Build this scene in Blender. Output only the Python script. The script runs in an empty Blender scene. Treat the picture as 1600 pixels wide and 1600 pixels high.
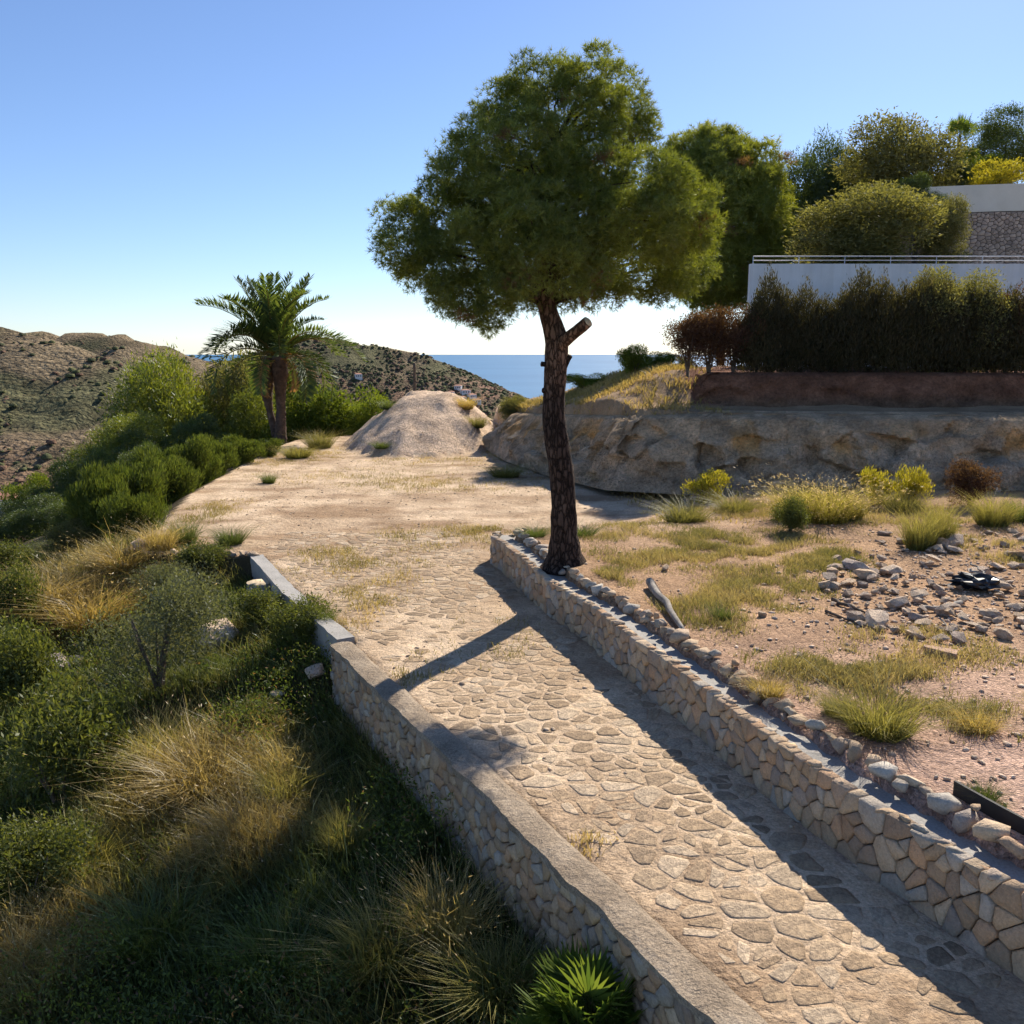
import bpy, bmesh, math, random
import numpy as np
from mathutils import Vector, Matrix, Euler

# ------------------------------------------------------------------ camera, sky, sun, exposure
SC = bpy.context.scene
COL = SC.collection
R = math.radians
CAM_Z, PITCH, FPX = 5.0, R(9.9), 1425.0
cam_d = bpy.data.cameras.new('camera')
cam = bpy.data.objects.new('camera', cam_d); COL.objects.link(cam)
cam.location = (0, 0, CAM_Z); cam.rotation_euler = (R(90) - PITCH, 0, 0)
cam_d.sensor_width = 36; cam_d.lens = 36 * FPX / 1600
cam_d.clip_start = 0.1; cam_d.clip_end = 90000
SC.camera = cam

SUN_EL, SUN_AZ = R(35.5), R(26)          # azimuth measured from +Y (view direction) towards +X
world = bpy.data.worlds.new('World'); SC.world = world; world.use_nodes = True
wn = world.node_tree; wn.nodes.clear()
sky = wn.nodes.new('ShaderNodeTexSky'); sky.sky_type = 'NISHITA'; sky.sun_disc = False
sky.sun_elevation = SUN_EL; sky.sun_rotation = SUN_AZ
sky.altitude = 1000; sky.air_density = 1.0; sky.dust_density = 0.35; sky.ozone_density = 4.0
bg = wn.nodes.new('ShaderNodeBackground'); bg.inputs['Strength'].default_value = 0.082
wo = wn.nodes.new('ShaderNodeOutputWorld')
tn = wn.nodes.new('ShaderNodeMix'); tn.data_type = 'RGBA'; tn.blend_type = 'MULTIPLY'; tn.inputs[0].default_value = 1.0; tn.inputs[7].default_value = (0.99, 1.0, 1.1, 1)
wn.links.new(sky.outputs[0], tn.inputs[6]); wn.links.new(tn.outputs[2], bg.inputs[0]); wn.links.new(bg.outputs[0], wo.inputs[0])

sun_d = bpy.data.lights.new('sun', 'SUN'); sun_d.energy = 5.0; sun_d.angle = R(0.5); sun_d.color = (1.0, 0.90, 0.76)
sun = bpy.data.objects.new('sun', sun_d); COL.objects.link(sun)
SUNV = Vector((math.sin(SUN_AZ) * math.cos(SUN_EL), math.cos(SUN_AZ) * math.cos(SUN_EL), math.sin(SUN_EL)))
sun.rotation_euler = SUNV.to_track_quat('Z', 'Y').to_euler(); sun.location = (20, 40, 40)

SC.view_settings.view_transform = 'Standard'; SC.view_settings.look = 'None'
SC.view_settings.exposure = 0.7; SC.view_settings.gamma = 1.0
SC.render.engine = 'CYCLES'
SC.cycles.max_bounces = 5; SC.cycles.diffuse_bounces = 3; SC.cycles.glossy_bounces = 2; SC.cycles.transmission_bounces = 3
SC.cycles.use_denoising = True; SC.cycles.use_adaptive_sampling = True; SC.cycles.adaptive_threshold = 0.03

rng = np.random.default_rng(11)
random.seed(5)

# ------------------------------------------------------------------ pixel helpers (photo pixel -> world at a real height or depth)
SP, CP = math.sin(PITCH), math.cos(PITCH)
def ray(px, py):
    v = py - 800.0
    return (px - 800.0, FPX * CP - v * SP, -(FPX * SP + v * CP))
def P(px, py, z=0.0):
    d = ray(px, py); t = (z - CAM_Z) / d[2]
    return Vector((d[0] * t, d[1] * t, z))
def PD(px, py, Y):
    d = ray(px, py); t = Y / d[1]
    return Vector((d[0] * t, Y, CAM_Z + d[2] * t))

# ------------------------------------------------------------------ mesh helpers
def mesh_np(name, V, F, mat=None, C=None, smooth=False):
    V = np.asarray(V, dtype=np.float32).reshape(-1, 3); F = np.asarray(F, dtype=np.int32)
    k = F.shape[1]
    me = bpy.data.meshes.new(name)
    me.vertices.add(len(V)); me.vertices.foreach_set('co', V.ravel())
    me.loops.add(F.size); me.loops.foreach_set('vertex_index', F.ravel())
    me.polygons.add(len(F)); me.polygons.foreach_set('loop_start', np.arange(0, F.size, k, dtype=np.int32))
    if smooth: me.polygons.foreach_set('use_smooth', np.ones(len(F), dtype=bool))
    if C is not None: set_col(me, C)
    me.update(calc_edges=True)
    if mat: me.materials.append(mat)
    return me
def set_col(me, C):
    C = np.asarray(C, dtype=np.float32)
    if C.ndim == 1: C = np.tile(C, (len(me.vertices), 1))
    rgba = np.ones((len(me.vertices), 4), dtype=np.float32); rgba[:, :3] = C[:, :3]
    a = me.color_attributes.new('Col', 'FLOAT_COLOR', 'POINT'); a.data.foreach_set('color', rgba.ravel())
def mesh_py(name, V, F, mat=None, C=None, smooth=False):
    me = bpy.data.meshes.new(name); me.from_pydata([tuple(v) for v in V], [], [tuple(f) for f in F])
    if smooth: me.polygons.foreach_set('use_smooth', np.ones(len(me.polygons), dtype=bool))
    if C is not None: set_col(me, C)
    me.update()
    if mat: me.materials.append(mat)
    return me
def obj(name, me, parent=None, loc=(0, 0, 0), rot=(0, 0, 0), scale=(1, 1, 1)):
    o = bpy.data.objects.new(name, me); COL.objects.link(o)
    o.location = loc; o.rotation_euler = rot
    o.scale = (scale,) * 3 if isinstance(scale, (int, float)) else scale
    if parent: o.parent = parent
    return o
def tag(o, label=None, cat=None, group=None, kind=None):
    if label: o['label'] = label
    if cat: o['category'] = cat
    if group: o['group'] = group
    if kind: o['kind'] = kind
    return o
def thing(name, label, cat, loc=(0, 0, 0), rotz=0.0, group=None, scale=1.0):
    o = bpy.data.objects.new(name, None); COL.objects.link(o); o.empty_display_size = 0.2
    o.location = loc; o.rotation_euler = (0, 0, rotz)
    o.scale = (scale,) * 3 if isinstance(scale, (int, float)) else scale
    return tag(o, label, cat, group, 'thing')
def struct(name, me, parent=None):
    o = obj(name, me, parent)
    if parent is None: o['kind'] = 'structure'
    return o
def unit(a):
    return a / np.maximum(np.linalg.norm(a, axis=-1, keepdims=True), 1e-9)
def rdir(n): return unit(rng.normal(size=(n, 3)))
def smooth(x, a, b):
    t = np.clip((x - a) / (b - a), 0, 1); return t * t * (3 - 2 * t)
class MB:                                   # joins several V, F, C lists of the same face size
    def __init__(s): s.V, s.F, s.C, s.n = [], [], [], 0
    def add(s, V, F, C=None):
        V = np.asarray(V, dtype=np.float32).reshape(-1, 3); s.V.append(V); s.F.append(np.asarray(F) + s.n); s.n += len(V)
        if C is not None:
            C = np.asarray(C, dtype=np.float32); s.C.append(np.tile(C, (len(V), 1)) if C.ndim == 1 else C)
    def mesh(s, name, mat, smooth=False):
        return mesh_np(name, np.concatenate(s.V), np.concatenate(s.F), mat, np.concatenate(s.C) if s.C else None, smooth)

# value noise (2D, fbm) for terrain
_perm = rng.random((256, 256))
def vnoise(x, y):
    xi = np.floor(x).astype(int); yi = np.floor(y).astype(int); fx = x - xi; fy = y - yi
    fx = fx * fx * (3 - 2 * fx); fy = fy * fy * (3 - 2 * fy)
    g = lambda a, b: _perm[a & 255, b & 255]
    return (g(xi, yi) * (1 - fx) + g(xi + 1, yi) * fx) * (1 - fy) + (g(xi, yi + 1) * (1 - fx) + g(xi + 1, yi + 1) * fx) * fy
def fbm(x, y, o=4):
    s = 0; a = 0.5
    for i in range(o): s = s + a * vnoise(x * 2 ** i + 17.3 * i, y * 2 ** i + 5.1 * i); a *= 0.5
    return s

def tube(pts, rad, n=10, jit=0.0, cap=True):
    pts = np.asarray(pts, float); m = len(pts); V = []; F = []
    T = np.gradient(pts, axis=0); T = unit(T)
    up = np.array([0, 0, 1.0]) if abs(T[0][2]) < 0.9 else np.array([1.0, 0, 0])
    a = unit(np.cross(T[0], up)); ph = rng.random(n) * jit
    for i in range(m):
        a = unit(a - T[i] * np.dot(a, T[i])); b = np.cross(T[i], a)
        for k in range(n):
            t = 2 * math.pi * k / n
            r = rad[i] * (1 + ph[k] + (rng.random() - 0.5) * jit)
            V.append(pts[i] + (a * math.cos(t) + b * math.sin(t)) * r)
    for i in range(m - 1):
        for k in range(n):
            q = (i * n + k, i * n + (k + 1) % n, (i + 1) * n + (k + 1) % n, (i + 1) * n + k)
            F += [(q[0], q[1], q[2]), (q[0], q[2], q[3])]
    if cap:
        for base, c in ((0, pts[0]), ((m - 1) * n, pts[-1])):
            V.append(c); ci = len(V) - 1
            for k in range(n): F.append((base + k, base + (k + 1) % n, ci))
    return np.array(V), np.array(F)
def box(x0, x1, y0, y1, z0, z1):
    V = [(x, y, z) for z in (z0, z1) for y in (y0, y1) for x in (x0, x1)]
    F = [(0, 2, 3, 1), (4, 5, 7, 6), (0, 1, 5, 4), (2, 6, 7, 3), (0, 4, 6, 2), (1, 3, 7, 5)]
    return V, F
def spline(pts, n):
    pts = np.asarray(pts, float); s = np.r_[0, np.cumsum(np.linalg.norm(np.diff(pts, axis=0), axis=1))]
    return np.stack([np.interp(np.linspace(0, s[-1], n), s, pts[:, i]) for i in range(pts.shape[1])], 1)

# ------------------------------------------------------------------ materials
def new_mat(name):
    m = bpy.data.materials.new(name); m.use_nodes = True; nt = m.node_tree
    return m, nt, nt.nodes['Principled BSDF'], nt.nodes['Material Output']
def N(nt, typ, **kw):
    n = nt.nodes.new(typ)
    for k, v in kw.items():
        if k.startswith('i_'): n.inputs[k[2:].replace('_', ' ')].default_value = v
        else: setattr(n, k, v)
    return n
def noise_node(nt, co, scale, detail=4, rough=0.6):
    n = N(nt, 'ShaderNodeTexNoise'); n.inputs['Scale'].default_value = scale
    n.inputs['Detail'].default_value = detail; n.inputs['Roughness'].default_value = rough
    nt.links.new(co, n.inputs['Vector']); return n
def ramp(nt, fac, stops):
    r = N(nt, 'ShaderNodeValToRGB'); e = r.color_ramp.elements
    while len(e) > 1: e.remove(e[-1])
    e[0].position = stops[0][0]; e[0].color = (*stops[0][1], 1)
    for p, c in stops[1:]:
        x = e.new(p); x.color = (*c, 1)
    nt.links.new(fac, r.inputs[0]); return r
def mixc(nt, a, b, fac, mode='MIX'):
    m = N(nt, 'ShaderNodeMix', data_type='RGBA', blend_type=mode)
    if isinstance(fac, (int, float)): m.inputs[0].default_value = fac
    else: nt.links.new(fac, m.inputs[0])
    for s, i in ((a, 6), (b, 7)):
        if isinstance(s, tuple): m.inputs[i].default_value = (*s, 1)
        else: nt.links.new(s, m.inputs[i])
    return m.outputs[2]
def rough_mat(name, stops, scale=2.0, rough=0.9, bumps=((8, 0.02),), attr=False, rnd=0.0, coord='Object', fine=30, fine_amt=0.25, spec=0.2):
    """mottled mineral / bark material: noise ramp, fine speckle, optional per-vertex colour and per-object variation"""
    m, nt, b, out = new_mat(name)
    tc = N(nt, 'ShaderNodeTexCoord').outputs[coord]
    c = ramp(nt, noise_node(nt, tc, scale).outputs[0], stops).outputs[0]
    if attr:
        a = N(nt, 'ShaderNodeVertexColor', layer_name='Col').outputs[0]
        c = mixc(nt, a, c, 1.0, 'MULTIPLY')
    sp = ramp(nt, noise_node(nt, tc, fine, 4, 0.75).outputs[0], [(0.3, (1 - fine_amt,) * 3), (0.7, (1 + fine_amt,) * 3)]).outputs[0]
    c = mixc(nt, c, sp, 1.0, 'MULTIPLY')
    if rnd:
        oi = N(nt, 'ShaderNodeObjectInfo').outputs['Random']
        rr = ramp(nt, oi, [(0.0, (1 - rnd, 1 - rnd, 1 - rnd * 0.8)), (0.4, (1, 0.97, 0.92)), (0.7, (1 + rnd * 0.3, 1.0, 0.86)), (1.0, (1 + rnd * 0.6,) * 3)]).outputs[0]
        c = mixc(nt, c, rr, 1.0, 'MULTIPLY')
    nt.links.new(c, b.inputs['Base Color'])
    b.inputs['Roughness'].default_value = rough; b.inputs['Specular IOR Level'].default_value = spec
    prev = None
    for s, d in bumps:
        n = noise_node(nt, tc, s, 4, 0.65); bp = N(nt, 'ShaderNodeBump'); bp.inputs['Strength'].default_value = 1.0
        bp.inputs['Distance'].default_value = d; nt.links.new(n.outputs[0], bp.inputs['Height'])
        if prev: nt.links.new(prev, bp.inputs['Normal'])
        prev = bp.outputs[0]
    if prev: nt.links.new(prev, b.inputs['Normal'])
    return m
def leaf_mat(name, trans=0.45, tint=(1.15, 1.1, 0.5), gloss=0.06, rnd=0.18):
    m, nt, b, out = new_mat(name); nt.nodes.remove(b)
    a = N(nt, 'ShaderNodeVertexColor', layer_name='Col').outputs[0]
    if rnd:
        oi = N(nt, 'ShaderNodeObjectInfo').outputs['Random']
        rr = ramp(nt, oi, [(0.0, (1 - rnd, 1 - rnd, 1 - rnd)), (1.0, (1 + rnd, 1 + rnd * 0.8, 1))]).outputs[0]
        a = mixc(nt, a, rr, 1.0, 'MULTIPLY')
    d = N(nt, 'ShaderNodeBsdfDiffuse'); t = N(nt, 'ShaderNodeBsdfTranslucent'); g = N(nt, 'ShaderNodeBsdfGlossy')
    g.inputs['Roughness'].default_value = 0.45; g.inputs['Color'].default_value = (0.9, 0.95, 1, 1)
    nt.links.new(a, d.inputs['Color'])
    nt.links.new(mixc(nt, a, tint, 1.0, 'MULTIPLY'), t.inputs['Color'])
    x = N(nt, 'ShaderNodeMixShader'); x.inputs[0].default_value = trans
    nt.links.new(d.outputs[0], x.inputs[1]); nt.links.new(t.outputs[0], x.inputs[2])
    y = N(nt, 'ShaderNodeMixShader'); y.inputs[0].default_value = gloss
    nt.links.new(x.outputs[0], y.inputs[1]); nt.links.new(g.outputs[0], y.inputs[2])
    nt.links.new(y.outputs[0], out.inputs['Surface'])
    return m

M_LEAF = leaf_mat('foliage', 0.42, (1.5, 1.45, 0.6), 0.015)
M_NEEDLE = leaf_mat('pine needles', 0.42, (1.6, 1.5, 0.5), 0.04, 0.0)
M_GRASS = leaf_mat('grass blades', 0.45, (1.35, 1.25, 0.75), 0.03)
def bark_mat():
    m, nt, b, out = new_mat('pine bark'); tc = N(nt, 'ShaderNodeTexCoord').outputs['Object']; mp = N(nt, 'ShaderNodeMapping'); mp.inputs['Scale'].default_value = (1, 1, 0.32); nt.links.new(tc, mp.inputs[0])
    nz = noise_node(nt, mp.outputs[0], 9, 4); ad = N(nt, 'ShaderNodeMix', data_type='RGBA', blend_type='LINEAR_LIGHT'); ad.inputs[0].default_value = 0.07; nt.links.new(mp.outputs[0], ad.inputs[6]); nt.links.new(nz.outputs[1], ad.inputs[7])
    v = N(nt, 'ShaderNodeTexVoronoi', feature='DISTANCE_TO_EDGE'); v.inputs['Scale'].default_value = 13; nt.links.new(ad.outputs[2], v.inputs['Vector'])
    pl = ramp(nt, v.outputs[0], [(0.0, (0.25, 0.25, 0.25)), (0.18, (1, 1, 1))]).outputs[0]
    c = ramp(nt, noise_node(nt, mp.outputs[0], 5, 6).outputs[0], [(0.3, (0.075, 0.055, 0.045)), (0.55, (0.12, 0.09, 0.072)), (0.75, (0.19, 0.145, 0.115))]).outputs[0]
    c = mixc(nt, mixc(nt, N(nt, 'ShaderNodeVertexColor', layer_name='Col').outputs[0], c, 1.0, 'MULTIPLY'), pl, 1.0, 'MULTIPLY')
    nt.links.new(c, b.inputs['Base Color']); b.inputs['Roughness'].default_value = 0.95; b.inputs['Specular IOR Level'].default_value = 0.15
    bp = N(nt, 'ShaderNodeBump'); bp.inputs['Distance'].default_value = 0.05; nt.links.new(pl, bp.inputs['Height']); b2 = N(nt, 'ShaderNodeBump'); b2.inputs['Distance'].default_value = 0.02; nt.links.new(noise_node(nt, tc, 40, 4).outputs[0], b2.inputs['Height']); nt.links.new(bp.outputs[0], b2.inputs['Normal']); nt.links.new(b2.outputs[0], b.inputs['Normal'])
    return m
M_BARK = bark_mat()
M_WOOD = rough_mat('weathered wood', [(0.3, (0.16, 0.14, 0.12)), (0.7, (0.38, 0.35, 0.31))], 5, 0.9, ((30, 0.006),), fine=60)
M_CUT = rough_mat('fresh cut wood', [(0.3, (0.55, 0.42, 0.26)), (0.7, (0.72, 0.58, 0.38))], 7, 0.8, ((60, 0.003),))
M_STEM = rough_mat('brown stems', [(0.3, (0.08, 0.06, 0.045)), (0.7, (0.17, 0.13, 0.1))], 9, 0.95, ((30, 0.01),))
M_STONE = rough_mat('wall stone', [(0.25, (0.75, 0.72, 0.70)), (0.5, (1.0, 0.96, 0.9)), (0.75, (1.15, 1.1, 1.0))], 3.5, 0.92, ((7, 0.03), (35, 0.012)), attr=True, fine=45, fine_amt=0.22)
M_MORTAR = rough_mat('wall mortar', [(0.3, (0.09, 0.07, 0.055)), (0.7, (0.16, 0.13, 0.10))], 5, 0.95, ((25, 0.02),))
M_CAP = rough_mat('concrete coping', [(0.25, (0.20, 0.155, 0.11)), (0.5, (0.31, 0.245, 0.175)), (0.75, (0.41, 0.335, 0.25))], 2.2, 0.95, ((14, 0.035), (50, 0.012)), fine=45, fine_amt=0.5)
M_CONC = rough_mat('grey concrete', [(0.3, (0.30, 0.29, 0.27)), (0.7, (0.42, 0.40, 0.37))], 2, 0.95, ((20, 0.012),), fine=40)
M_PAVE = rough_mat('paving stone', [(0.25, (0.7, 0.68, 0.66)), (0.5, (1, 0.97, 0.93)), (0.8, (1.25, 1.2, 1.1))], 4, 0.95, ((9, 0.03), (40, 0.015)), attr=True, fine=38, fine_amt=0.4)
M_ROCK = rough_mat('loose rock', [(0.25, (0.50, 0.38, 0.29)), (0.5, (0.66, 0.53, 0.41)), (0.75, (0.78, 0.67, 0.55))], 2.2, 0.92, ((6, 0.05), (30, 0.015)), rnd=0.3, fine=30)
M_WHITE = rough_mat('white render', [(0.3, (0.66, 0.66, 0.65)), (0.7, (0.80, 0.79, 0.77))], 0.6, 0.85, ((40, 0.003),), fine=20, fine_amt=0.04)
def streaks(m):
    nt = m.node_tree; b = nt.nodes['Principled BSDF']; l = b.inputs['Base Color'].links[0]; src = l.from_socket
    tc = N(nt, 'ShaderNodeTexCoord').outputs['Object']; mp = N(nt, 'ShaderNodeMapping'); mp.inputs['Scale'].default_value = (1.3, 1.3, 0.12); nt.links.new(tc, mp.inputs[0])
    nt.links.new(mixc(nt, src, ramp(nt, noise_node(nt, mp.outputs[0], 1.6, 6).outputs[0], [(0.35, (0.90, 0.89, 0.87)), (0.58, (1.01, 1.01, 1.01))]).outputs[0], 1.0, 'MULTIPLY'), b.inputs['Base Color'])
streaks(M_WHITE)
M_CREAM = rough_mat('cream render', [(0.3, (0.66, 0.60, 0.50)), (0.7, (0.76, 0.70, 0.60))], 0.6, 0.85, ((40, 0.003),), fine=20, fine_amt=0.04)
def flat_mat(name, col, rough=0.6, metal=0.0):
    m, nt, b, out = new_mat(name)
    tc = N(nt, 'ShaderNodeTexCoord').outputs['Object']
    c = ramp(nt, noise_node(nt, tc, 9, 5).outputs[0], [(0.3, tuple(0.8 * x for x in col)), (0.7, tuple(min(1, 1.15 * x) for x in col))]).outputs[0]
    nt.links.new(c, b.inputs['Base Color']); b.inputs['Roughness'].default_value = rough; b.inputs['Metallic'].default_value = metal
    return m
M_STEEL = flat_mat('pale painted steel', (0.72, 0.72, 0.72), 0.3, 0.25)
M_BLACK = flat_mat('black plastic', (0.012, 0.012, 0.014), 0.32); M_STRIP = flat_mat('dull black plastic', (0.015, 0.015, 0.016), 0.8)
M_ROOF = flat_mat('clay roof', (0.42, 0.20, 0.13), 0.9)
M_PLANK = rough_mat('pale brick', [(0.3, (0.42, 0.27, 0.18)), (0.7, (0.58, 0.40, 0.28))], 5, 0.9, ((25, 0.006),))

def ground_mat(name, fine=26, amt=0.35, bumps=((1.2, 0.12), (7, 0.04), (40, 0.018)), peb=0.0, cells=0.0):
    """earth tinted by per-vertex soil colour, with mottling and grit"""
    m, nt, b, out = new_mat(name)
    tc = N(nt, 'ShaderNodeTexCoord').outputs['Object']
    c = N(nt, 'ShaderNodeVertexColor', layer_name='Col').outputs[0]
    c = mixc(nt, c, ramp(nt, noise_node(nt, tc, 0.9, 4, 0.65).outputs[0], [(0.3, (0.78, 0.74, 0.70)), (0.6, (1.1, 1.08, 1.05))]).outputs[0], 1.0, 'MULTIPLY')
    c = mixc(nt, c, ramp(nt, noise_node(nt, tc, fine, 4, 0.75).outputs[0], [(0.3, (1 - amt,) * 3), (0.7, (1 + amt,) * 3)]).outputs[0], 1.0, 'MULTIPLY')
    prev = None
    if peb:
        v = N(nt, 'ShaderNodeTexVoronoi'); v.inputs['Scale'].default_value = peb; nt.links.new(tc, v.inputs['Vector'])
        c = mixc(nt, c, ramp(nt, v.outputs['Color'], [(0.1, (0.7, 0.66, 0.66)), (0.9, (1.25, 1.2, 1.2))]).outputs[0], 1.0, 'MULTIPLY')
        bp = N(nt, 'ShaderNodeBump', invert=True); bp.inputs['Strength'].default_value = 1; bp.inputs['Distance'].default_value = 0.02
        nt.links.new(v.outputs['Distance'], bp.inputs['Height']); prev = bp.outputs[0]
    if cells:                                # far cobbles, too small to pick apart: colour and relief of stones in mortar
        mp = N(nt, 'ShaderNodeMapping'); nt.links.new(tc, mp.inputs[0])
        nz = noise_node(nt, tc, 3.0, 3); ad = N(nt, 'ShaderNodeMix', data_type='RGBA', blend_type='LINEAR_LIGHT'); ad.inputs[0].default_value = 0.16
        nt.links.new(mp.outputs[0], ad.inputs[6]); nt.links.new(nz.outputs[1], ad.inputs[7])
        v = N(nt, 'ShaderNodeTexVoronoi', feature='DISTANCE_TO_EDGE'); v.inputs['Scale'].default_value = cells; nt.links.new(ad.outputs[2], v.inputs['Vector'])
        r = ramp(nt, v.outputs[0], [(0.05, (0, 0, 0)), (0.22, (1, 1, 1))])
        v2 = N(nt, 'ShaderNodeTexVoronoi'); v2.inputs['Scale'].default_value = cells; nt.links.new(ad.outputs[2], v2.inputs['Vector'])
        sc = ramp(nt, v2.outputs['Color'], [(0.15, (0.50, 0.46, 0.42)), (0.85, (0.92, 0.86, 0.78))]).outputs[0]
        msk = N(nt, 'ShaderNodeMath', operation='MULTIPLY'); nt.links.new(r.outputs[0], msk.inputs[0])
        big = ramp(nt, noise_node(nt, tc, 0.5, 4).outputs[0], [(0.42, (0.05, 0.05, 0.05)), (0.6, (0.55, 0.55, 0.55))]); nt.links.new(big.outputs[0], msk.inputs[1])
        c = mixc(nt, c, mixc(nt, c, sc, 1.0, 'MULTIPLY'), msk.outputs[0])
        bp = N(nt, 'ShaderNodeBump'); bp.inputs['Strength'].default_value = 0.8; bp.inputs['Distance'].default_value = 0.02
        nt.links.new(msk.outputs[0], bp.inputs['Height']); prev = bp.outputs[0]
    nt.links.new(c, b.inputs['Base Color']); b.inputs['Roughness'].default_value = 0.97; b.inputs['Specular IOR Level'].default_value = 0.1
    for s, d in bumps:
        n = noise_node(nt, tc, s, 4, 0.65); bp = N(nt, 'ShaderNodeBump'); bp.inputs['Strength'].default_value = 1.0
        bp.inputs['Distance'].default_value = d; nt.links.new(n.outputs[0], bp.inputs['Height'])
        if prev: nt.links.new(prev, bp.inputs['Normal'])
        prev = bp.outputs[0]
    nt.links.new(prev, b.inputs['Normal'])
    return m
M_DRIVE = ground_mat('driveway mortar and dust', cells=3.4)
M_TERR = ground_mat('terrace gravel', peb=26)
M_HILL = ground_mat('hillside soil')
M_MOUND = ground_mat('heaped grit', fine=18, amt=0.25, bumps=((2.5, 0.1), (22, 0.03)), peb=14)
M_BANK = ground_mat('cut rock', fine=9, amt=0.35, bumps=((1.6, 0.5), (6, 0.25), (25, 0.07)))
M_FAR = ground_mat('far hillside', fine=0.45, amt=0.7, bumps=((0.05, 4), (0.4, 1.6)))

# ------------------------------------------------------------------ the lie of the land
def poly_dist(X, Y, pts, closed=True):
    pts = np.asarray(pts, float); n = len(pts); D = np.full(X.shape, 1e9)
    for i in range(n if closed else n - 1):
        a = pts[i]; b = pts[(i + 1) % n]; d = b - a; L = max(d @ d, 1e-9)
        t = np.clip(((X - a[0]) * d[0] + (Y - a[1]) * d[1]) / L, 0, 1)
        D = np.minimum(D, np.hypot(X - a[0] - t * d[0], Y - a[1] - t * d[1]))
    return D
def inside(X, Y, pts):
    pts = np.asarray(pts, float); n = len(pts); c = np.zeros(X.shape, bool)
    for i in range(n):
        (x0, y0), (x1, y1) = pts[i], pts[(i + 1) % n]
        hit = ((y0 > Y) != (y1 > Y)); xx = x0 + (Y - y0) * (x1 - x0) / ((y1 - y0) if y1 != y0 else 1e-9)
        c ^= hit & (X < xx)
    return c
WALL_L = np.array([(3.75, 2.2), (1.95, 6.0), (1.12, 7.66), (-2.70, 15.1)]) - np.array([0.19, 0.09])      # centre line of the left wall
KERB = np.array([(-2.94, 15.5), (-4.75, 18.8), (-6.37, 22.2)])
UP = [tuple(p) for p in WALL_L] + [tuple(p) for p in KERB] + [(-8.0, 22.5), (-9.9, 22.9), (-10.4, 26.5), (-11.6, 32.6), (-12.7, 48.3), (-12.6, 53),
      (-9, 57), (-3, 57), (0.5, 53), (3, 50), (7, 47), (10.6, 44.5), (14.5, 52), (30, 72), (60, 84), (120, 90), (120, -6), (6, -6), (5.2, -2)]
WB = [(1690, 1605), (1600, 1532), (1525, 1484), (1375, 1379), (1262, 1296), (1142, 1195), (1097, 1155), (985, 1062), (920, 1005), (860, 965), (820, 927), (785, 892)]
WALL_R = [tuple(P(*p)[:2]) for p in WB]; WALL_R = [(5.9, 2.0)] + WALL_R + [(-0.52, 21.4), (-0.42, 22.1)]
TERR = WALL_R + [(0.3, 22.9), (2, 26), (4, 30), (6, 36), (120, 36), (120, -6), (7.5, -6)]
FT = [(-1.4, 47.5, 0.0), (-0.3, 42, 0.05), (1.4, 37.0, 0.05), (3.3, 32, 0.2), (6, 30.2, 0.3), (9, 29.4, 0.55), (16, 28.6, 0.6), (30, 28.2, 0.6), (45, 28.2, 0.6)]   # foot of the rock bank
BEN = [(-3.5, 60)] + [p[:2] for p in FT] + [(120, 28.2), (120, 130), (-3.5, 130)]
def bench_d(X, Y): return np.where(inside(X, Y, BEN), poly_dist(X, Y, BEN[:-2], False), 0)
BFX = [-3, -1.4, 0, 3.3, 9, 16, 60]; BFY = [76, 47, 41, 32, 29.4, 28.6, 28.2]
MND = P(645, 715)                               # foot of the grit mound, nearest point
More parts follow.
